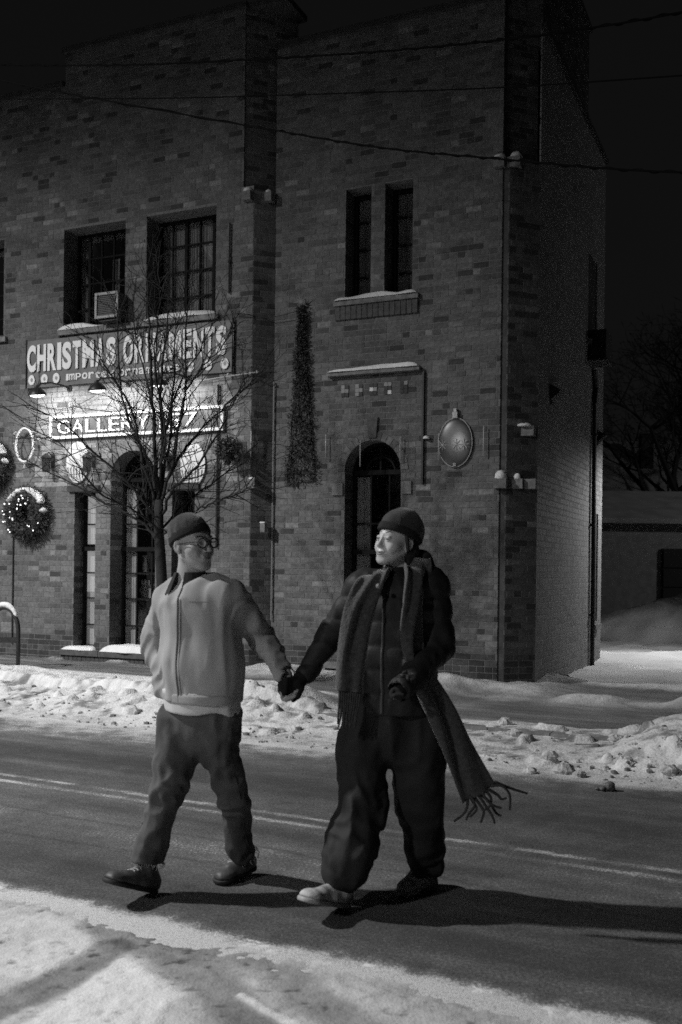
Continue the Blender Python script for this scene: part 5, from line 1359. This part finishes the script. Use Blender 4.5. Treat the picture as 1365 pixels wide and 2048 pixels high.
# left hand (bare), hanging and closed round the gloved hand
hp = pt(577, 1372, 4.455)
hv.cap(WL, hp, .026, .030, k=.012, L=ML, q=.6)
for i, (dx, ln) in enumerate(((-9, 1.0), (-3, 1.08), (3, 1.0), (9, .85))):
    a = pt(577 + dx * .9, 1380, 4.445); b = pt(573 + dx, 1380 + 15 * ln, 4.405); c = pt(576 + dx, 1380 + 20 * ln, 4.375); d = pt(582 + dx, 1380 + 13 * ln, 4.36)
    finger(hv, [a, b, c, d], .0095, .0075)
finger(hv, [pt(569, 1362, 4.44), pt(561, 1376, 4.415), pt(564, 1388, 4.40)], .011, .0085)
finger(hv, [WR, pt(344, 1396, 4.57), pt(350, 1408, 4.55)], .03, .02, k=.01)
fine = [(head_c - .135, head_c + .135, .0036), (hp - .05, hp + .05, .0045)]
mb_ = vol_obj('body', hv, .010, M_SKIN, man, fine)
P = lambda x, y, z: head_c + (HFm @ np.array([x, y, z])) * 1.02
face_bits(man, P, HFm, 1.02, hv, .0040, (.030, .036, .033))
# short stubble shade and hair showing under the beanie
v = Vol(); v.ell(P(0, .020, .018), A([.078, .092, .075]), HFm, k=.01); v.cut(P(0, .0, .02), HFm @ A([0, 0, 1])); v.cut(P(0, .022, 0), HFm @ A([0, -1, 0])); v.cut(P(0, 0, -.045), HFm @ A([0, .3, -1]))
vol_obj('hair', v, .005, M_HAIR, man)
# glasses
g = MB(); o_ = man.location
for sd in (-1, 1):
    c_ = P(sd * .034, -.108, .004); ring = []
    for k_ in range(21):
        a = 2 * math.pi * k_ / 20; q = c_ + HFm @ A([.0245 * math.cos(a) , .004 * abs(math.cos(a)) * (1 if sd * math.cos(a) > 0 else 0), .0215 * math.sin(a)]); ring.append(Vector(q) - o_)
    g = MB(); g.tube(ring, .0033, 6, cap=False); r_ = g.build('glasses_rim', MB_BLACK, man)
    g = MB(); g.tube([Vector(P(sd * .058, -.106, .010)) - o_, Vector(P(sd * .074, -.07, .010)) - o_, Vector(P(sd * .079, .01, .006)) - o_], .0022, 6); g.build('glasses_arm', MB_BLACK, man)
g = MB(); g.tube([Vector(P(-.011, -.110, .008)) - o_, Vector(P(0, -.113, .012)) - o_, Vector(P(.011, -.110, .008)) - o_], .0022, 6); g.build('glasses_bridge', MB_BLACK, man)
# beanie: dome and folded cuff, worn low at the back
M_BEAN = mat('charcoal_knit', .022, .95, .3, 60, bump=.003, bscale=260, sheen=.3); M_CUFF = mat('charcoal_knit_cuff', .013, .95, .3, 60, bump=.004, bscale=260)
def beanie(person, P, Fm, s, h, tilt, m1, m2, cuff=.045, lo=.035):
    nrm = Fm @ A([0, math.sin(tilt) * 1.0, math.cos(tilt)]) if False else Fm @ A([0, -math.sin(-tilt), math.cos(tilt)])
    base = P(0, .01, lo)
    v = Vol(); v.ell(P(0, .020, .040), A([.086, .106, h]) * s, Fm, k=.02); v.ell(P(0, .034, .070), A([.070, .085, h * .72]) * s, Fm, k=.04)
    v.disp(folds(.0022, 26, 26, 9, 2)); v.cut(base, -nrm)
    d_ = vol_obj('beanie', v, .005, m1, person)
    v = Vol(); v.ell(P(0, .016, .030), A([.0905, .1115, .110]) * s, Fm, k=.02); v.cut(base + nrm * cuff, nrm, k=.010); v.cut(base - nrm * .004, -nrm, k=.008)
    v.ell(P(0, .014, .010), A([.072, .090, .15]) * s, Fm, k=.004, mode='s')
    V_, Fq = v.mesh(.005); mesh_obj('beanie_cuff', V_ - np.array(person.location), Fq, m2, d_, smooth=True)
beanie(man, P, HFm, 1.0, .098, R(20), M_BEAN, M_CUFF, cuff=.042, lo=.028)
# jacket
M_JK = mat('canvas_jacket', .31, .85, .10, 7, bump=.0004, bscale=300, v2=None); M_SH = mat('pale_shirt', .50, .85, .06, 20)
M_COLLAR = mat('corduroy_collar', .016, .9, .3, 90)
def torso(v, infl=0.0):
    v.cap(pt(404, 1440, 4.57), belly, .196 + infl, .204 + infl, k=.05, L=ML, q=.72)
    v.cap(belly, chest, .204 + infl, .198 + infl, k=.05, L=ML, q=.70)
    v.cap(pt(352, 1196, 4.63), pt(446, 1192, 4.50), .064 + infl, .064 + infl, k=.09)
    v.cap(chest, pt(388, 1160, 4.57), .135 + infl, .058 + infl, k=.08, L=ML, q=.75)
j = Vol(); torso(j)
j.cap(SR, ER, .062, .064, k=.045); j.cap(ER, WR, .064, .056, k=.02)
j.cap(SL, EL, .064, .062, k=.045); j.cap(EL, WL, .060, .046, k=.02)
j.disp(limb_folds(ER - (WR - ER) * .1, WR, .020, 17, 2, .12)); j.disp(limb_folds(SR + (ER - SR) * .4, ER, .012, 14, 5, .10))
j.disp(limb_folds(SL, EL, .014, 13, 9, .11)); j.disp(limb_folds(EL, WL, .013, 17, 12, .09))
j.disp(folds(.015, 7.5, 7.5, 2.0, 1.0)); j.disp(folds(.0055, 15, 15, 5, 8.0)); j.disp(folds(.010, 11, 11, 1.6, 21.0))
hemz = .868
def hemcut(P_): return (hemz - P_[:, 2]) 
j.ops.append(('i', lambda P_: np.where(np.hypot(P_[:, 0] - pel[0], P_[:, 1] - pel[1]) < .30, hemz - P_[:, 2], -.1).astype(np.float32), .012))
j.cap(WL, WL + (WL - EL) * .5, .040, .038, k=.006, mode='s')
j.ops.append(('u', (lambda n_: (lambda P_: np.full(len(P_), 1.0, np.float32)))(0), .001))
jo = vol_obj('jacket', j, .0075, M_JK, man)
# hem band, zip, chest pocket seam
v = Vol(); torso(v, .006); v.ops.append(('i', lambda P_: np.maximum(hemz - .004 - P_[:, 2], P_[:, 2] - hemz - .045).astype(np.float32), .008)); v.disp(folds(.004, 9, 9, 3, 1.0)); v.ops.append(('s', (lambda jj: (lambda P_: jj(P_) + .0))(Vol.field.__get__((lambda w: (torso(w, -.02), w)[1])(Vol()))), .004))
V_, Fq = v.mesh(.008); mesh_obj('hem_band', V_ - np.array(man.location), Fq, M_JK, jo, smooth=True)
zp = []
for y_ in np.linspace(1.385, .875, 30):
    base = np.array([0, 0, y_], np.float32); cx = chest[0] + (pel[0] - chest[0]) * (1.27 - y_) / .45
    q = ray_to(j, A([chest[0] + .0, chest[1], y_]) + MF * .45, -MF); zp.append(Vector(q) - man.location)
m = MB(); m.tube(zp, .0055, 6); m.build('zip', mat('zip_metal', .10, .5, .3, 200), jo)
m = MB(); m.tube([z + Vector(ML) * .016 + Vector(MF) * .001 for z in zp], .0028, 5); m.build('placket_seam', mat('seam', .2, .8), jo)
pk = []
for t_ in np.linspace(.055, .14, 8):
    q = ray_to(j, chest + ML * t_ + MF * .45 + A([0, 0, .055 - .0]), -MF); pk.append(Vector(q) - man.location)
m = MB(); m.tube(pk, .0018, 5); m.build('pocket_seam', MATS['seam'], jo)
# collar
def collar(parent, c, Lx, Fx, r0, r1, zt, zb, m, gap=.5, pt_drop=.05, thick=.006):
    n = 26; vs = []
    for i in range(n + 1):
        a = gap + (2 * math.pi - 2 * gap) * i / n       # 0 = straight ahead
        e = min(i, n - i) / n * 2; tip = math.exp(-(e / .22) ** 2)
        dirv = Fx * math.cos(a) + Lx * math.sin(a)
        rr0, rr1 = r0, r1 + .02 * tip
        for (r_, z_) in ((r0, zt), (r0 * .96 + .012, zt + .004), (rr1, zb - pt_drop * tip), (rr1 - .004, zb - pt_drop * tip - .005), (r0 + .004, zt - .012)):
            vs.append(c + dirv * r_ + A([0, 0, z_]))
    k_ = 5; fs = []
    for i in range(n):
        for q in range(k_): fs.append((i * k_ + q, i * k_ + (q + 1) % k_, (i + 1) * k_ + (q + 1) % k_, (i + 1) * k_ + q))
    fs += [tuple(range(k_)), tuple(n * k_ + q for q in reversed(range(k_)))]
    return mesh_obj('collar', np.array(vs) - np.array(man.location if parent is None else parent_loc), fs, m, parent, smooth=False)
parent_loc = np.array(man.location)
collar(jo, nb + A([0, 0, -.012]), ML, MF, .070, .112, .062, -.002, M_COLLAR, gap=.30, pt_drop=.062)
# shirt hem
v = Vol(); torso(v, -.004); v.ops.append(('i', lambda P_: np.maximum(.818 - P_[:, 2] + .006 * np.sin(P_[:, 0] * 30), P_[:, 2] - .92).astype(np.float32), .006)); v.disp(folds(.006, 9, 9, 3, 5.0))
vol_obj('shirt', v, .008, M_SH, man)
# trousers
M_JEAN = mat('dark_denim', .068, .9, .45, 7, bump=.0015, bscale=300); M_FRAY = mat('frayed_thread', .35, .9)
t_ = Vol(); t_.cap(pt(404, 1415, 4.57), pt(402, 1450, 4.575), .165, .165, k=.05, L=ML, q=.72)
legR = [(360, 1440, 4.61, .100), (354, 1500, 4.58, .093), (334, 1592, 4.51, .080), (305, 1690, 4.495, .070), (297, 1724, 4.49, .074)]
legL = [(440, 1440, 4.54, .100), (441, 1500, 4.56, .093), (468, 1592, 4.61, .068), (484, 1685, 4.73, .072), (488, 1710, 4.755, .075)]
for leg in (legR, legL):
    for a, b in zip(leg[:-1], leg[1:]): t_.cap(pt(*a[:3]), pt(*b[:3]), a[3], b[3], k=.022)
P_R = [pt(*a[:3]) for a in legR]; P_L = [pt(*a[:3]) for a in legL]
for Q in (P_R, P_L):
    t_.disp(limb_folds(Q[0], Q[2], .011, 8, 3, .13)); t_.disp(limb_folds(Q[2], Q[4], .014, 9, 7, .10)); t_.disp(limb_folds(Q[3], Q[4], .010, 26, 9, .10))
t_.disp(folds(.016, 8, 8, 4, 6.0)); t_.disp(folds(.009, 17, 17, 9, 16.0))
nR = P_R[4] - P_R[3]; nR /= np.linalg.norm(nR); nL = P_L[4] - P_L[3]; nL /= np.linalg.norm(nL)
def hem2(P_):
    dr = (P_ - P_R[4]) @ (nR * .8 + A([0, 0, -.3])); dl = (P_ - P_L[4]) @ nL; nearR = np.linalg.norm(P_ - P_R[4], axis=1) < np.linalg.norm(P_ - P_L[4], axis=1)
    return np.where(P_[:, 2] > .45, -.1, np.where(nearR, dr, dl)).astype(np.float32)
t_.ops.append(('i', hem2, .004))
t_.ops.append(('i', lambda P_: (P_[:, 2] - .90).astype(np.float32), .004))
tr_ = vol_obj('trousers', t_, .0075, M_JEAN, man)
for (fr_, to_, off) in ((P_R[0], P_R[4], -ML), (P_L[0], P_L[4], ML)):
    sm = []
    for k_ in range(22):
        c_ = fr_ + (to_ - fr_) * (k_ / 21) if k_ == 0 else None
    pl = P_R if off is not ML and (off == -ML).all() else P_L
    for i_ in range(4):
        for k_ in range(6):
            c_ = pl[i_] + (pl[i_ + 1] - pl[i_]) * k_ / 6; q = ray_to(t_, c_ + off * .3 + MF * .12, -(off * .3 + MF * .12)); sm.append(Vector(q) - man.location)
    m = MB(); m.tube(sm[1:], .0024, 5); m.build('side_seam', mat('seam_dark', .03, .9), tr_)
fr = MB()
for c_, n_ in ((P_R[4], nR), (P_L[4], nL)):
    a1 = np.cross(n_, A([0, 1, 0])); a1 /= np.linalg.norm(a1); a2 = np.cross(n_, a1)
    for k_ in range(46):
        a = 2 * math.pi * k_ / 46; q = c_ + (a1 * math.cos(a) + a2 * math.sin(a)) * (.072 + random.uniform(-.003, .004)) - n_ * .008
        fr.tube([Vector(q) - man.location, Vector(q + n_ * random.uniform(.01, .028) + A([random.uniform(-.01, .01), random.uniform(-.01, .01), 0])) - man.location], [.0018, .0008], 4)
o = fr.build('frayed_hem', M_FRAY, tr_); o['kind'] = 'stuff'
M_BOOT = mat('scuffed_leather', .055, .55, .4, 18, bump=.001, bscale=80); M_SOLE = mat('dark_rubber', .012, .7)
shoe(man, (-.825, 4.50), (-1.005, 4.305), .108, M_BOOT, M_SOLE, .004, .112, pt(296, 1735, 4.47), laces=M_FRAY)
shoe(man, (-.405, 4.82), (-.560, 4.635), .106, M_BOOT, M_SOLE, .030, .003, pt(491, 1715, 4.76), laces=M_FRAY)

# =============== woman ===============
WF = A([-.34, -.94, 0]); WL_ = A([.94, -.34, 0])
wom = empty('person', (.25, 4.43, 0), 0, 'person in dark puffer coat and wide trousers with a long fringed scarf flying behind', 'person')
wc = pt(793, 1084, 4.42); WFm = frame((-.76, -.65), up_tilt=R(5), side=R(-5))
wSR = pt(728, 1172, 4.49); wSL = pt(862, 1172, 4.40); wER = pt(668, 1262, 4.55); wWR = pt(613, 1347, 4.50)
wEL = pt(877, 1290, 4.36); wWL = pt(806, 1376, 4.16)
wch = pt(792, 1225, 4.43); wbe = pt(790, 1320, 4.43); wpe = pt(788, 1410, 4.43); wnb = pt(797, 1150, 4.45)
lgL = [(742, 1430, 4.46, .105), (729, 1494, 4.44, .108), (724, 1609, 4.36, .100), (708, 1690, 4.325, .112), (697, 1728, 4.32, .106), (694, 1738, 4.32, .092)]
lgR = [(833, 1430, 4.42, .108), (833, 1494, 4.43, .112), (841, 1609, 4.49, .100), (848, 1685, 4.55, .092), (854, 1716, 4.57, .082), (856, 1722, 4.57, .072)]
Q_L = [pt(*a[:3]) for a in lgL]; Q_R = [pt(*a[:3]) for a in lgR]
hw_ = Vol(); head(hw_, wc, WFm, .97, woman=True)
hw_.cap(wc + WFm @ A([0, .025, -.045]), wnb, .047, .052, k=.02)
hw_.cap(wnb, wch, .06, .11, k=.06, L=WL_, q=.7); hw_.cap(wSR, wSL, .04, .04, k=.05); hw_.cap(wch, wpe, .11, .12, k=.05, L=WL_, q=.65)
wfR = pt(672, 1785, 4.27); wfL = pt(848, 1765, 4.60)
for a, b, r0, r1 in ((wSR, wER, .038, .033), (wER, wWR, .033, .024), (wSL, wEL, .038, .033), (wEL, wWL, .033, .024), (wpe, Q_L[1], .10, .07), (Q_L[1], Q_L[2], .07, .05), (Q_L[2], pt(688, 1775, 4.31), .05, .036), (wpe, Q_R[1], .10, .07), (Q_R[1], Q_R[2], .07, .05), (Q_R[2], pt(858, 1755, 4.61), .05, .036), (pt(688, 1775, 4.31), wfR, .034, .034), (pt(858, 1755, 4.61), wfL, .034, .034)):
    hw_.cap(a, b, r0, r1, k=.02)
# free hand, half hidden in the cuff, fingers curled
wh = pt(799, 1384, 4.15)
hw_.cap(wWL, wh, .024, .026, k=.012)
for i in range(4):
    a = pt(789 + i * 5.2, 1384, 4.14); finger(hw_, [a, pt(786 + i * 5.2, 1391, 4.115), pt(787 + i * 5.2, 1395 - (i == 3) * 2, 4.10), pt(791 + i * 5.2, 1392, 4.095)], .0072, .0058)
finger(hw_, [pt(787, 1381, 4.135), pt(783, 1386, 4.115), pt(785, 1391, 4.105)], .008, .0062)
vg = Vol(); vg.cap(wWL, wh, .030, .033, k=.01)
for i in range(4): finger(vg, [pt(789 + i * 5.2, 1384, 4.14), pt(786 + i * 5.2, 1391, 4.115), pt(786.5 + i * 5.2, 1393, 4.108)], .0112, .0098, k=.005)
for i in range(4): vg.cap(pt(787 + i * 5.2, 1394, 4.104), pt(791 + i * 5.2, 1391, 4.095), .0098, .009, k=.004)
vg.cap(pt(784, 1388, 4.11), pt(785, 1392, 4.105), .010, .009, k=.005)
vg.cap(pt(787, 1381, 4.135), pt(783, 1386, 4.115), .0115, .0095, k=.006)
# joined hand inside its glove
gh = pt(592, 1368, 4.455)
hw_.cap(wWR, gh, .024, .027, k=.012)
for i in range(4): finger(hw_, [pt(588 - i * .5, 1358 + i * 8.5, 4.43), pt(572 - i, 1362 + i * 9, 4.40), pt(566 + i * 1.5, 1372 + i * 7, 4.40)], .0075, .006)
finger(hw_, [pt(600, 1376, 4.44), pt(590, 1388, 4.41), pt(584, 1392, 4.40)], .0085, .007)
finew = [(wc - .135, wc + .135, .0036), (wh - .05, wh + .05, .0042)]
vol_obj('body', hw_, .010, M_SKINW, wom, finew)
PW = lambda x, y, z: wc + (WFm @ np.array([x, y, z])) * .97
face_bits(wom, PW, WFm, .97, hw_, .0022, (.034, .041, .037), 0, mat('soft_brow', .12, .8))
for sd in (-1, 1):      # lowered lids
    q = PW(sd * .031, -.0770, .0128); m = MB(); m.ball(Vector(q) - wom.location, .0128, 14, 0, (1, 1, .78)); m.build('eyelid', M_SKINW, wom, smooth=True)
    q = PW(sd * .031, -.0765, .0010); m = MB(); m.ball(Vector(q) - wom.location, .0125, 14, 0, (1, 1, .70)); m.build('eyelid', M_SKINW, wom, smooth=True)
    m = MB(); m.tube([Vector(PW(sd * x_, y_, .0040 + .001 * abs(x_ - .031) / .01)) - wom.location for x_, y_ in ((.020, -.0850), (.026, -.0885), (.031, -.0897), (.037, -.0875), (.042, -.0835))], [.0006, .0013, .0015, .0013, .0006], 5); m.build('lashes', M_BROW, wom)
beanie(wom, PW, WFm, 1.03, .106, R(14), M_BEAN, M_CUFF, cuff=.035, lo=.030)
v = Vol(); v.ell(PW(0, .045, -.01), A([.074, .060, .085]), WFm, k=.02); v.cap(PW(0, .075, -.05), PW(0, .085, -.13), .045, .030, k=.04); v.cap(PW(.05, .05, -.04), PW(.06, .055, -.12), .03, .015, k=.03); v.cap(PW(.070, -.012, .045), PW(.078, .006, -.030), .010, .007, k=.02); v.cap(PW(-.070, -.012, .045), PW(-.078, .006, -.030), .010, .007, k=.02); v.cut(PW(0, -.022, 0), WFm @ A([0, -1, 0])); v.disp(folds(.004, 30, 30, 8, 3))
vol_obj('hair', v, .005, M_HAIR, wom)
# glove of the joined hand
M_GLOVE = mat('black_knit_glove', .009, .95, .2, 80)
v = Vol(); v.cap(wWR + (wER - wWR) * .15, wWR, .040, .036, k=.01); v.cap(wWR, gh, .034, .037, k=.012)
for i in range(4): finger(v, [pt(590 - i * .5, 1358 + i * 8.5, 4.435), pt(573 - i, 1360 + i * 9, 4.405), pt(561 + i * 2.0, 1368 + i * 6.5, 4.405), pt(560 + i * 3.5, 1382 + i * 5, 4.42)], .0135, .0105, k=.005)
finger(v, [pt(604, 1376, 4.445), pt(596, 1392, 4.42), pt(587, 1400, 4.41)], .0145, .0115, k=.008)
vol_obj('glove', v, .0045, M_GLOVE, wom); vol_obj('glove', vg, .0045, M_GLOVE, wom)
# turtleneck, puffer coat with stitched tubes
M_KNIT = mat('black_turtleneck', .010, .95, .2, 80)
v = Vol(); v.cap(pt(796, 1132, 4.44), wnb + A([0, 0, -.05]), .058, .085, k=.02); v.disp(folds(.003, 10, 10, 30, 2)); v.cut(pt(796, 1136, 4.44), A([-.15, .1, 1])); vol_obj('turtleneck', v, .006, M_KNIT, wom)
M_PUFF = mat('dark_puffer_nylon', .019, .6, .25, 14, bump=.0012, bscale=120, spec=.22)
def quilt(P_, d):
    m = np.abs(d) < .05; out = np.zeros(len(P_), np.float32)
    if m.any():
        Q = P_[m]; r_ = np.hypot(Q[:, 0] - wch[0], (Q[:, 1] - wch[1]))
        z = Q[:, 2] + .01 * vn(Q[:, 0], Q[:, 1], 3, 9); ph = np.abs(np.sin(z / .105 * math.pi)); w = .011 * (1 - np.sqrt(np.clip(ph, 0, 1)))
        out[m] = w + .0045 * (np.abs(vn(Q[:, 0] * 1.6, Q[:, 1] * 1.6, Q[:, 2] * .7, 13)) * 2 - .6)
    return out
c = Vol()
c.cap(pt(788, 1430, 4.43), wbe, .188, .186, k=.05, L=WL_, q=.80); c.cap(wbe, wch, .186, .180, k=.05, L=WL_, q=.80)
c.cap(wSR, wSL, .076, .076, k=.07); c.cap(wch, wnb + A([0, 0, -.03]), .13, .075, k=.06, L=WL_, q=.8)
c.cap(wnb + A([0, 0, -.03]), pt(797, 1142, 4.46), .080, .072, k=.02)
c.cap(wSR, wER, .074, .068, k=.04); c.cap(wER, wWR, .066, .050, k=.02)
c.cap(wSL, wEL, .082, .078, k=.04); c.cap(wEL, wWL, .074, .058, k=.02); c.cap(wWL, wWL + (wWL - wEL) * .09, .055, .052, k=.01)
c.disp(quilt); c.disp(limb_folds(wSR, wER, .010, 10, 2, .11)); c.disp(limb_folds(wER, wWR, .014, 11, 4, .10)); c.disp(limb_folds(wSL, wEL, .010, 10, 6, .12)); c.disp(limb_folds(wEL, wWL, .014, 9, 8, .11))
c.ops.append(('i', lambda P_: np.where(np.hypot(P_[:, 0] - wpe[0], P_[:, 1] - wpe[1]) < .26, .845 - P_[:, 2], -.1).astype(np.float32), .012))
c.cap(wWL + (wEL - wWL) * .12, wWL + (wWL - wEL) * .4, .047, .050, k=.004, mode='s')
c.cap(pt(796, 1150, 4.44), pt(790, 1110, 4.42), .052, .085, k=.006, mode='s')
co = vol_obj('puffer_coat', c, .0075, M_PUFF, wom)
zz = []
for z_ in np.linspace(1.36, .86, 24):
    q = ray_to(c, A([wch[0] - .012, wch[1], z_]) + WF * .45, -WF); zz.append(Vector(q) - wom.location)
m = MB(); m.tube(zz, .008, 6); m.build('zip_placket', mat('zip_placket', .03, .5), co)
m = MB(); m.ball(Vector(pt(757, 1172, 4.235)) - wom.location, .011, 8); m.build('snap_button', mat('snap_metal', .25, .4), co)
# wide trousers with gathered hems
M_WTR = mat('black_wide_trousers', .0125, .8, .3, 10, bump=.0012, bscale=160)
t2 = Vol(); t2.cap(pt(788, 1415, 4.43), pt(788, 1455, 4.44), .172, .178, k=.05, L=WL_, q=.76)
for leg in (lgL, lgR):
    for a, b in zip(leg[:-1], leg[1:]): t2.cap(pt(*a[:3]), pt(*b[:3]), a[3], b[3], k=.03)
for Q in (Q_L, Q_R):
    t2.disp(limb_folds(Q[1], Q[3], .013, 7, 3, .15)); t2.disp(limb_folds(Q[2], Q[5], .016, 8, 8, .15))
t2.disp(folds(.018, 6, 6, 3, 11.0)); t2.disp(folds(.006, 16, 16, 9, 4)); t2.disp(folds(.016, 10, 10, 1.8, 31.0))
t2.ops.append(('i', lambda P_: (P_[:, 2] - .92).astype(np.float32), .004))
vol_obj('wide_trousers', t2, .008, M_WTR, wom)
# socks and shoes
M_SOCK = mat('grey_sock', .16, .95, .2, 60, bump=.002, bscale=200); M_WSH = mat('pale_suede_shoe', .36, .6, .35, 25, bump=.0015, bscale=90); M_WSO = mat('pale_sole', .30, .6, .3, 20)
v = Vol(); v.cap(pt(692, 1745, 4.31), pt(688, 1790, 4.30), .044, .042, k=.01); vol_obj('sock', v, .006, M_SOCK, wom)
v = Vol(); v.cap(pt(856, 1735, 4.59), pt(860, 1768, 4.62), .042, .040, k=.01); vol_obj('sock', v, .006, M_SOCK, wom)
shoe(wom, (.040, 4.345), (-.145, 4.125), .108, M_WSH, M_WSO, .004, .100, pt(688, 1782, 4.30))
shoe(wom, (.455, 4.69), (.290, 4.50), .100, mat('grey_suede_shoe', .38, .7, .4, 30, bump=.0015, bscale=90), mat('grey_sole', .34, .7, .3, 20), .050, .003, pt(861, 1760, 4.63))
# scarf
M_SC = mat('wool_scarf', .040, .95, .45, 60, bump=.006, bscale=120, sheen=.4); M_SCF = mat('wool_fringe', .042, .95, .3, 60)
scf = bpy.data.objects.new('scarf', None)
def ribbon(path, widths, thick, name, parent, wdir=None, ridges=3, m=M_SC, amp=.009):
    P_ = [Vector(p) for p in path]; S_ = spline(P_, 8); n = len(S_); wk = np.interp(np.linspace(0, 1, n), np.linspace(0, 1, len(widths)), widths)
    q = 15; vs = []
    for i, p in enumerate(S_):
        t = (S_[min(i + 1, n - 1)] - S_[max(i - 1, 0)]).normalized(); wd = Vector(wdir[0]).lerp(Vector(wdir[1]), i / (n - 1)) if wdir else Vector((1, 0, 0))
        wd = (wd - t * wd.dot(t)).normalized(); nn = t.cross(wd).normalized()
        if nn.y > 0: nn = -nn
        ring = []
        for side_ in (1, -1):
            rng_ = range(q) if side_ == 1 else reversed(range(q))
            for k_ in rng_:
                u = k_ / (q - 1) * 2 - 1; edge = math.sqrt(max(0, 1 - abs(u) ** 6))
                off = amp * math.sin(u * ridges * 1.9 + i * .10 + .8 * math.sin(i * .21)) + .3 * amp * math.sin(u * 9 + i * .33)
                ring.append(p + wd * (u * wk[i] / 2) + nn * (off + side_ * thick / 2 * max(edge, .15)))
        vs += ring
    k2 = 2 * q; fs = [(i * k2 + a, i * k2 + (a + 1) % k2, (i + 1) * k2 + (a + 1) % k2, (i + 1) * k2 + a) for i in range(n - 1) for a in range(k2)] + [tuple(reversed(range(k2))), tuple((n - 1) * k2 + a for a in range(k2))]
    return mesh_obj(name, np.array([list(v_) for v_ in vs]) - np.array(wom.location), fs, m, parent, smooth=True), S_, wk
pxw = 4.25 / 1991
s1, _, _ = ribbon([pt(794, 1158, 4.53), pt(772, 1146, 4.43), pt(755, 1152, 4.35), pt(737, 1174, 4.295), pt(718, 1225, 4.245), pt(706, 1300, 4.23), pt(698, 1382, 4.225)], [38 * pxw, 44 * pxw, 48 * pxw, 58 * pxw, 62 * pxw, 60 * pxw, 54 * pxw], .028, 'scarf', wom, wdir=((.7, .3, .5), (1, .1, 0)))
s2, _, _ = ribbon([pt(812, 1112, 4.53), pt(834, 1120, 4.44), pt(834, 1145, 4.32), pt(828, 1200, 4.255), pt(823, 1270, 4.245), pt(835, 1330, 4.25), pt(862, 1385, 4.26), pt(895, 1450, 4.29), pt(927, 1520, 4.33), pt(958, 1588, 4.36)], [38 * pxw, 52 * pxw, 62 * pxw, 62 * pxw, 54 * pxw, 48 * pxw, 58 * pxw, 66 * pxw, 70 * pxw, 80 * pxw], .028, 'scarf_tail', s1, wdir=((.2, .8, .3), (.9, .15, .42)), ridges=2.6, amp=.013)
v = Vol(); v.cap(pt(842, 1118, 4.47), pt(858, 1142, 4.45), .040, .034, k=.03); v.cap(pt(812, 1112, 4.54), pt(842, 1118, 4.47), .034, .040, k=.03); v.cap(pt(778, 1128, 4.56), pt(812, 1112, 4.54), .03, .034, k=.03); v.disp(folds(.008, 12, 12, 12, 2))
V_, Fq = v.mesh(.007); mesh_obj('scarf_wrap', V_ - np.array(wom.location), Fq, mat('wool_scarf_dark', .03, .95, .3, 20), s1, smooth=True)
def fringe(lists, r, parent):
    for l_ in lists:
        m = MB(); S_ = spline([Vector(pt(*q)) - wom.location for q in l_], 5); m.tube(S_, [r * (1 - .35 * i / len(S_)) for i in range(len(S_))], 6); m.build('fringe', M_SCF, parent, smooth=True)
fringe([[(928, 1572, 4.35), (936, 1600, 4.36), (930, 1625, 4.36), (908, 1643, 4.35)], [(940, 1590, 4.35), (950, 1610, 4.34), (938, 1628, 4.33), (933, 1640, 4.33)],
        [(948, 1592, 4.36), (962, 1612, 4.35), (968, 1625, 4.34), (962, 1645, 4.34)], [(956, 1588, 4.35), (972, 1612, 4.34), (985, 1632, 4.33), (990, 1647, 4.33)],
        [(962, 1588, 4.37), (980, 1605, 4.37), (992, 1625, 4.38), (1003, 1632, 4.38)], [(970, 1580, 4.36), (982, 1595, 4.35), (980, 1612, 4.34), (966, 1622, 4.33)],
        [(976, 1578, 4.37), (996, 1590, 4.38), (1003, 1598, 4.38), (1014, 1596, 4.38)], [(982, 1572, 4.36), (1005, 1572, 4.36), (1020, 1590, 4.37), (1020, 1620, 4.37)],
        [(990, 1564, 4.37), (1010, 1572, 4.38), (1032, 1580, 4.40), (1055, 1587, 4.41)], [(935, 1580, 4.37), (944, 1600, 4.38), (954, 1618, 4.38), (940, 1634, 4.38)],
        [(966, 1585, 4.34), (974, 1600, 4.33), (990, 1612, 4.33), (1004, 1616, 4.33)]], .0072, s2)
fringe([[(680 + i * 4.6, 1378, 4.225), (679 + i * 4.4, 1405, 4.222), (677 + i * 4.0 + (i % 3), 1432, 4.225), (676 + i * 4.1 - (i % 2) * 3, 1448 + (i * 7) % 11, 4.23)] for i in range(10)], .0060, s1)
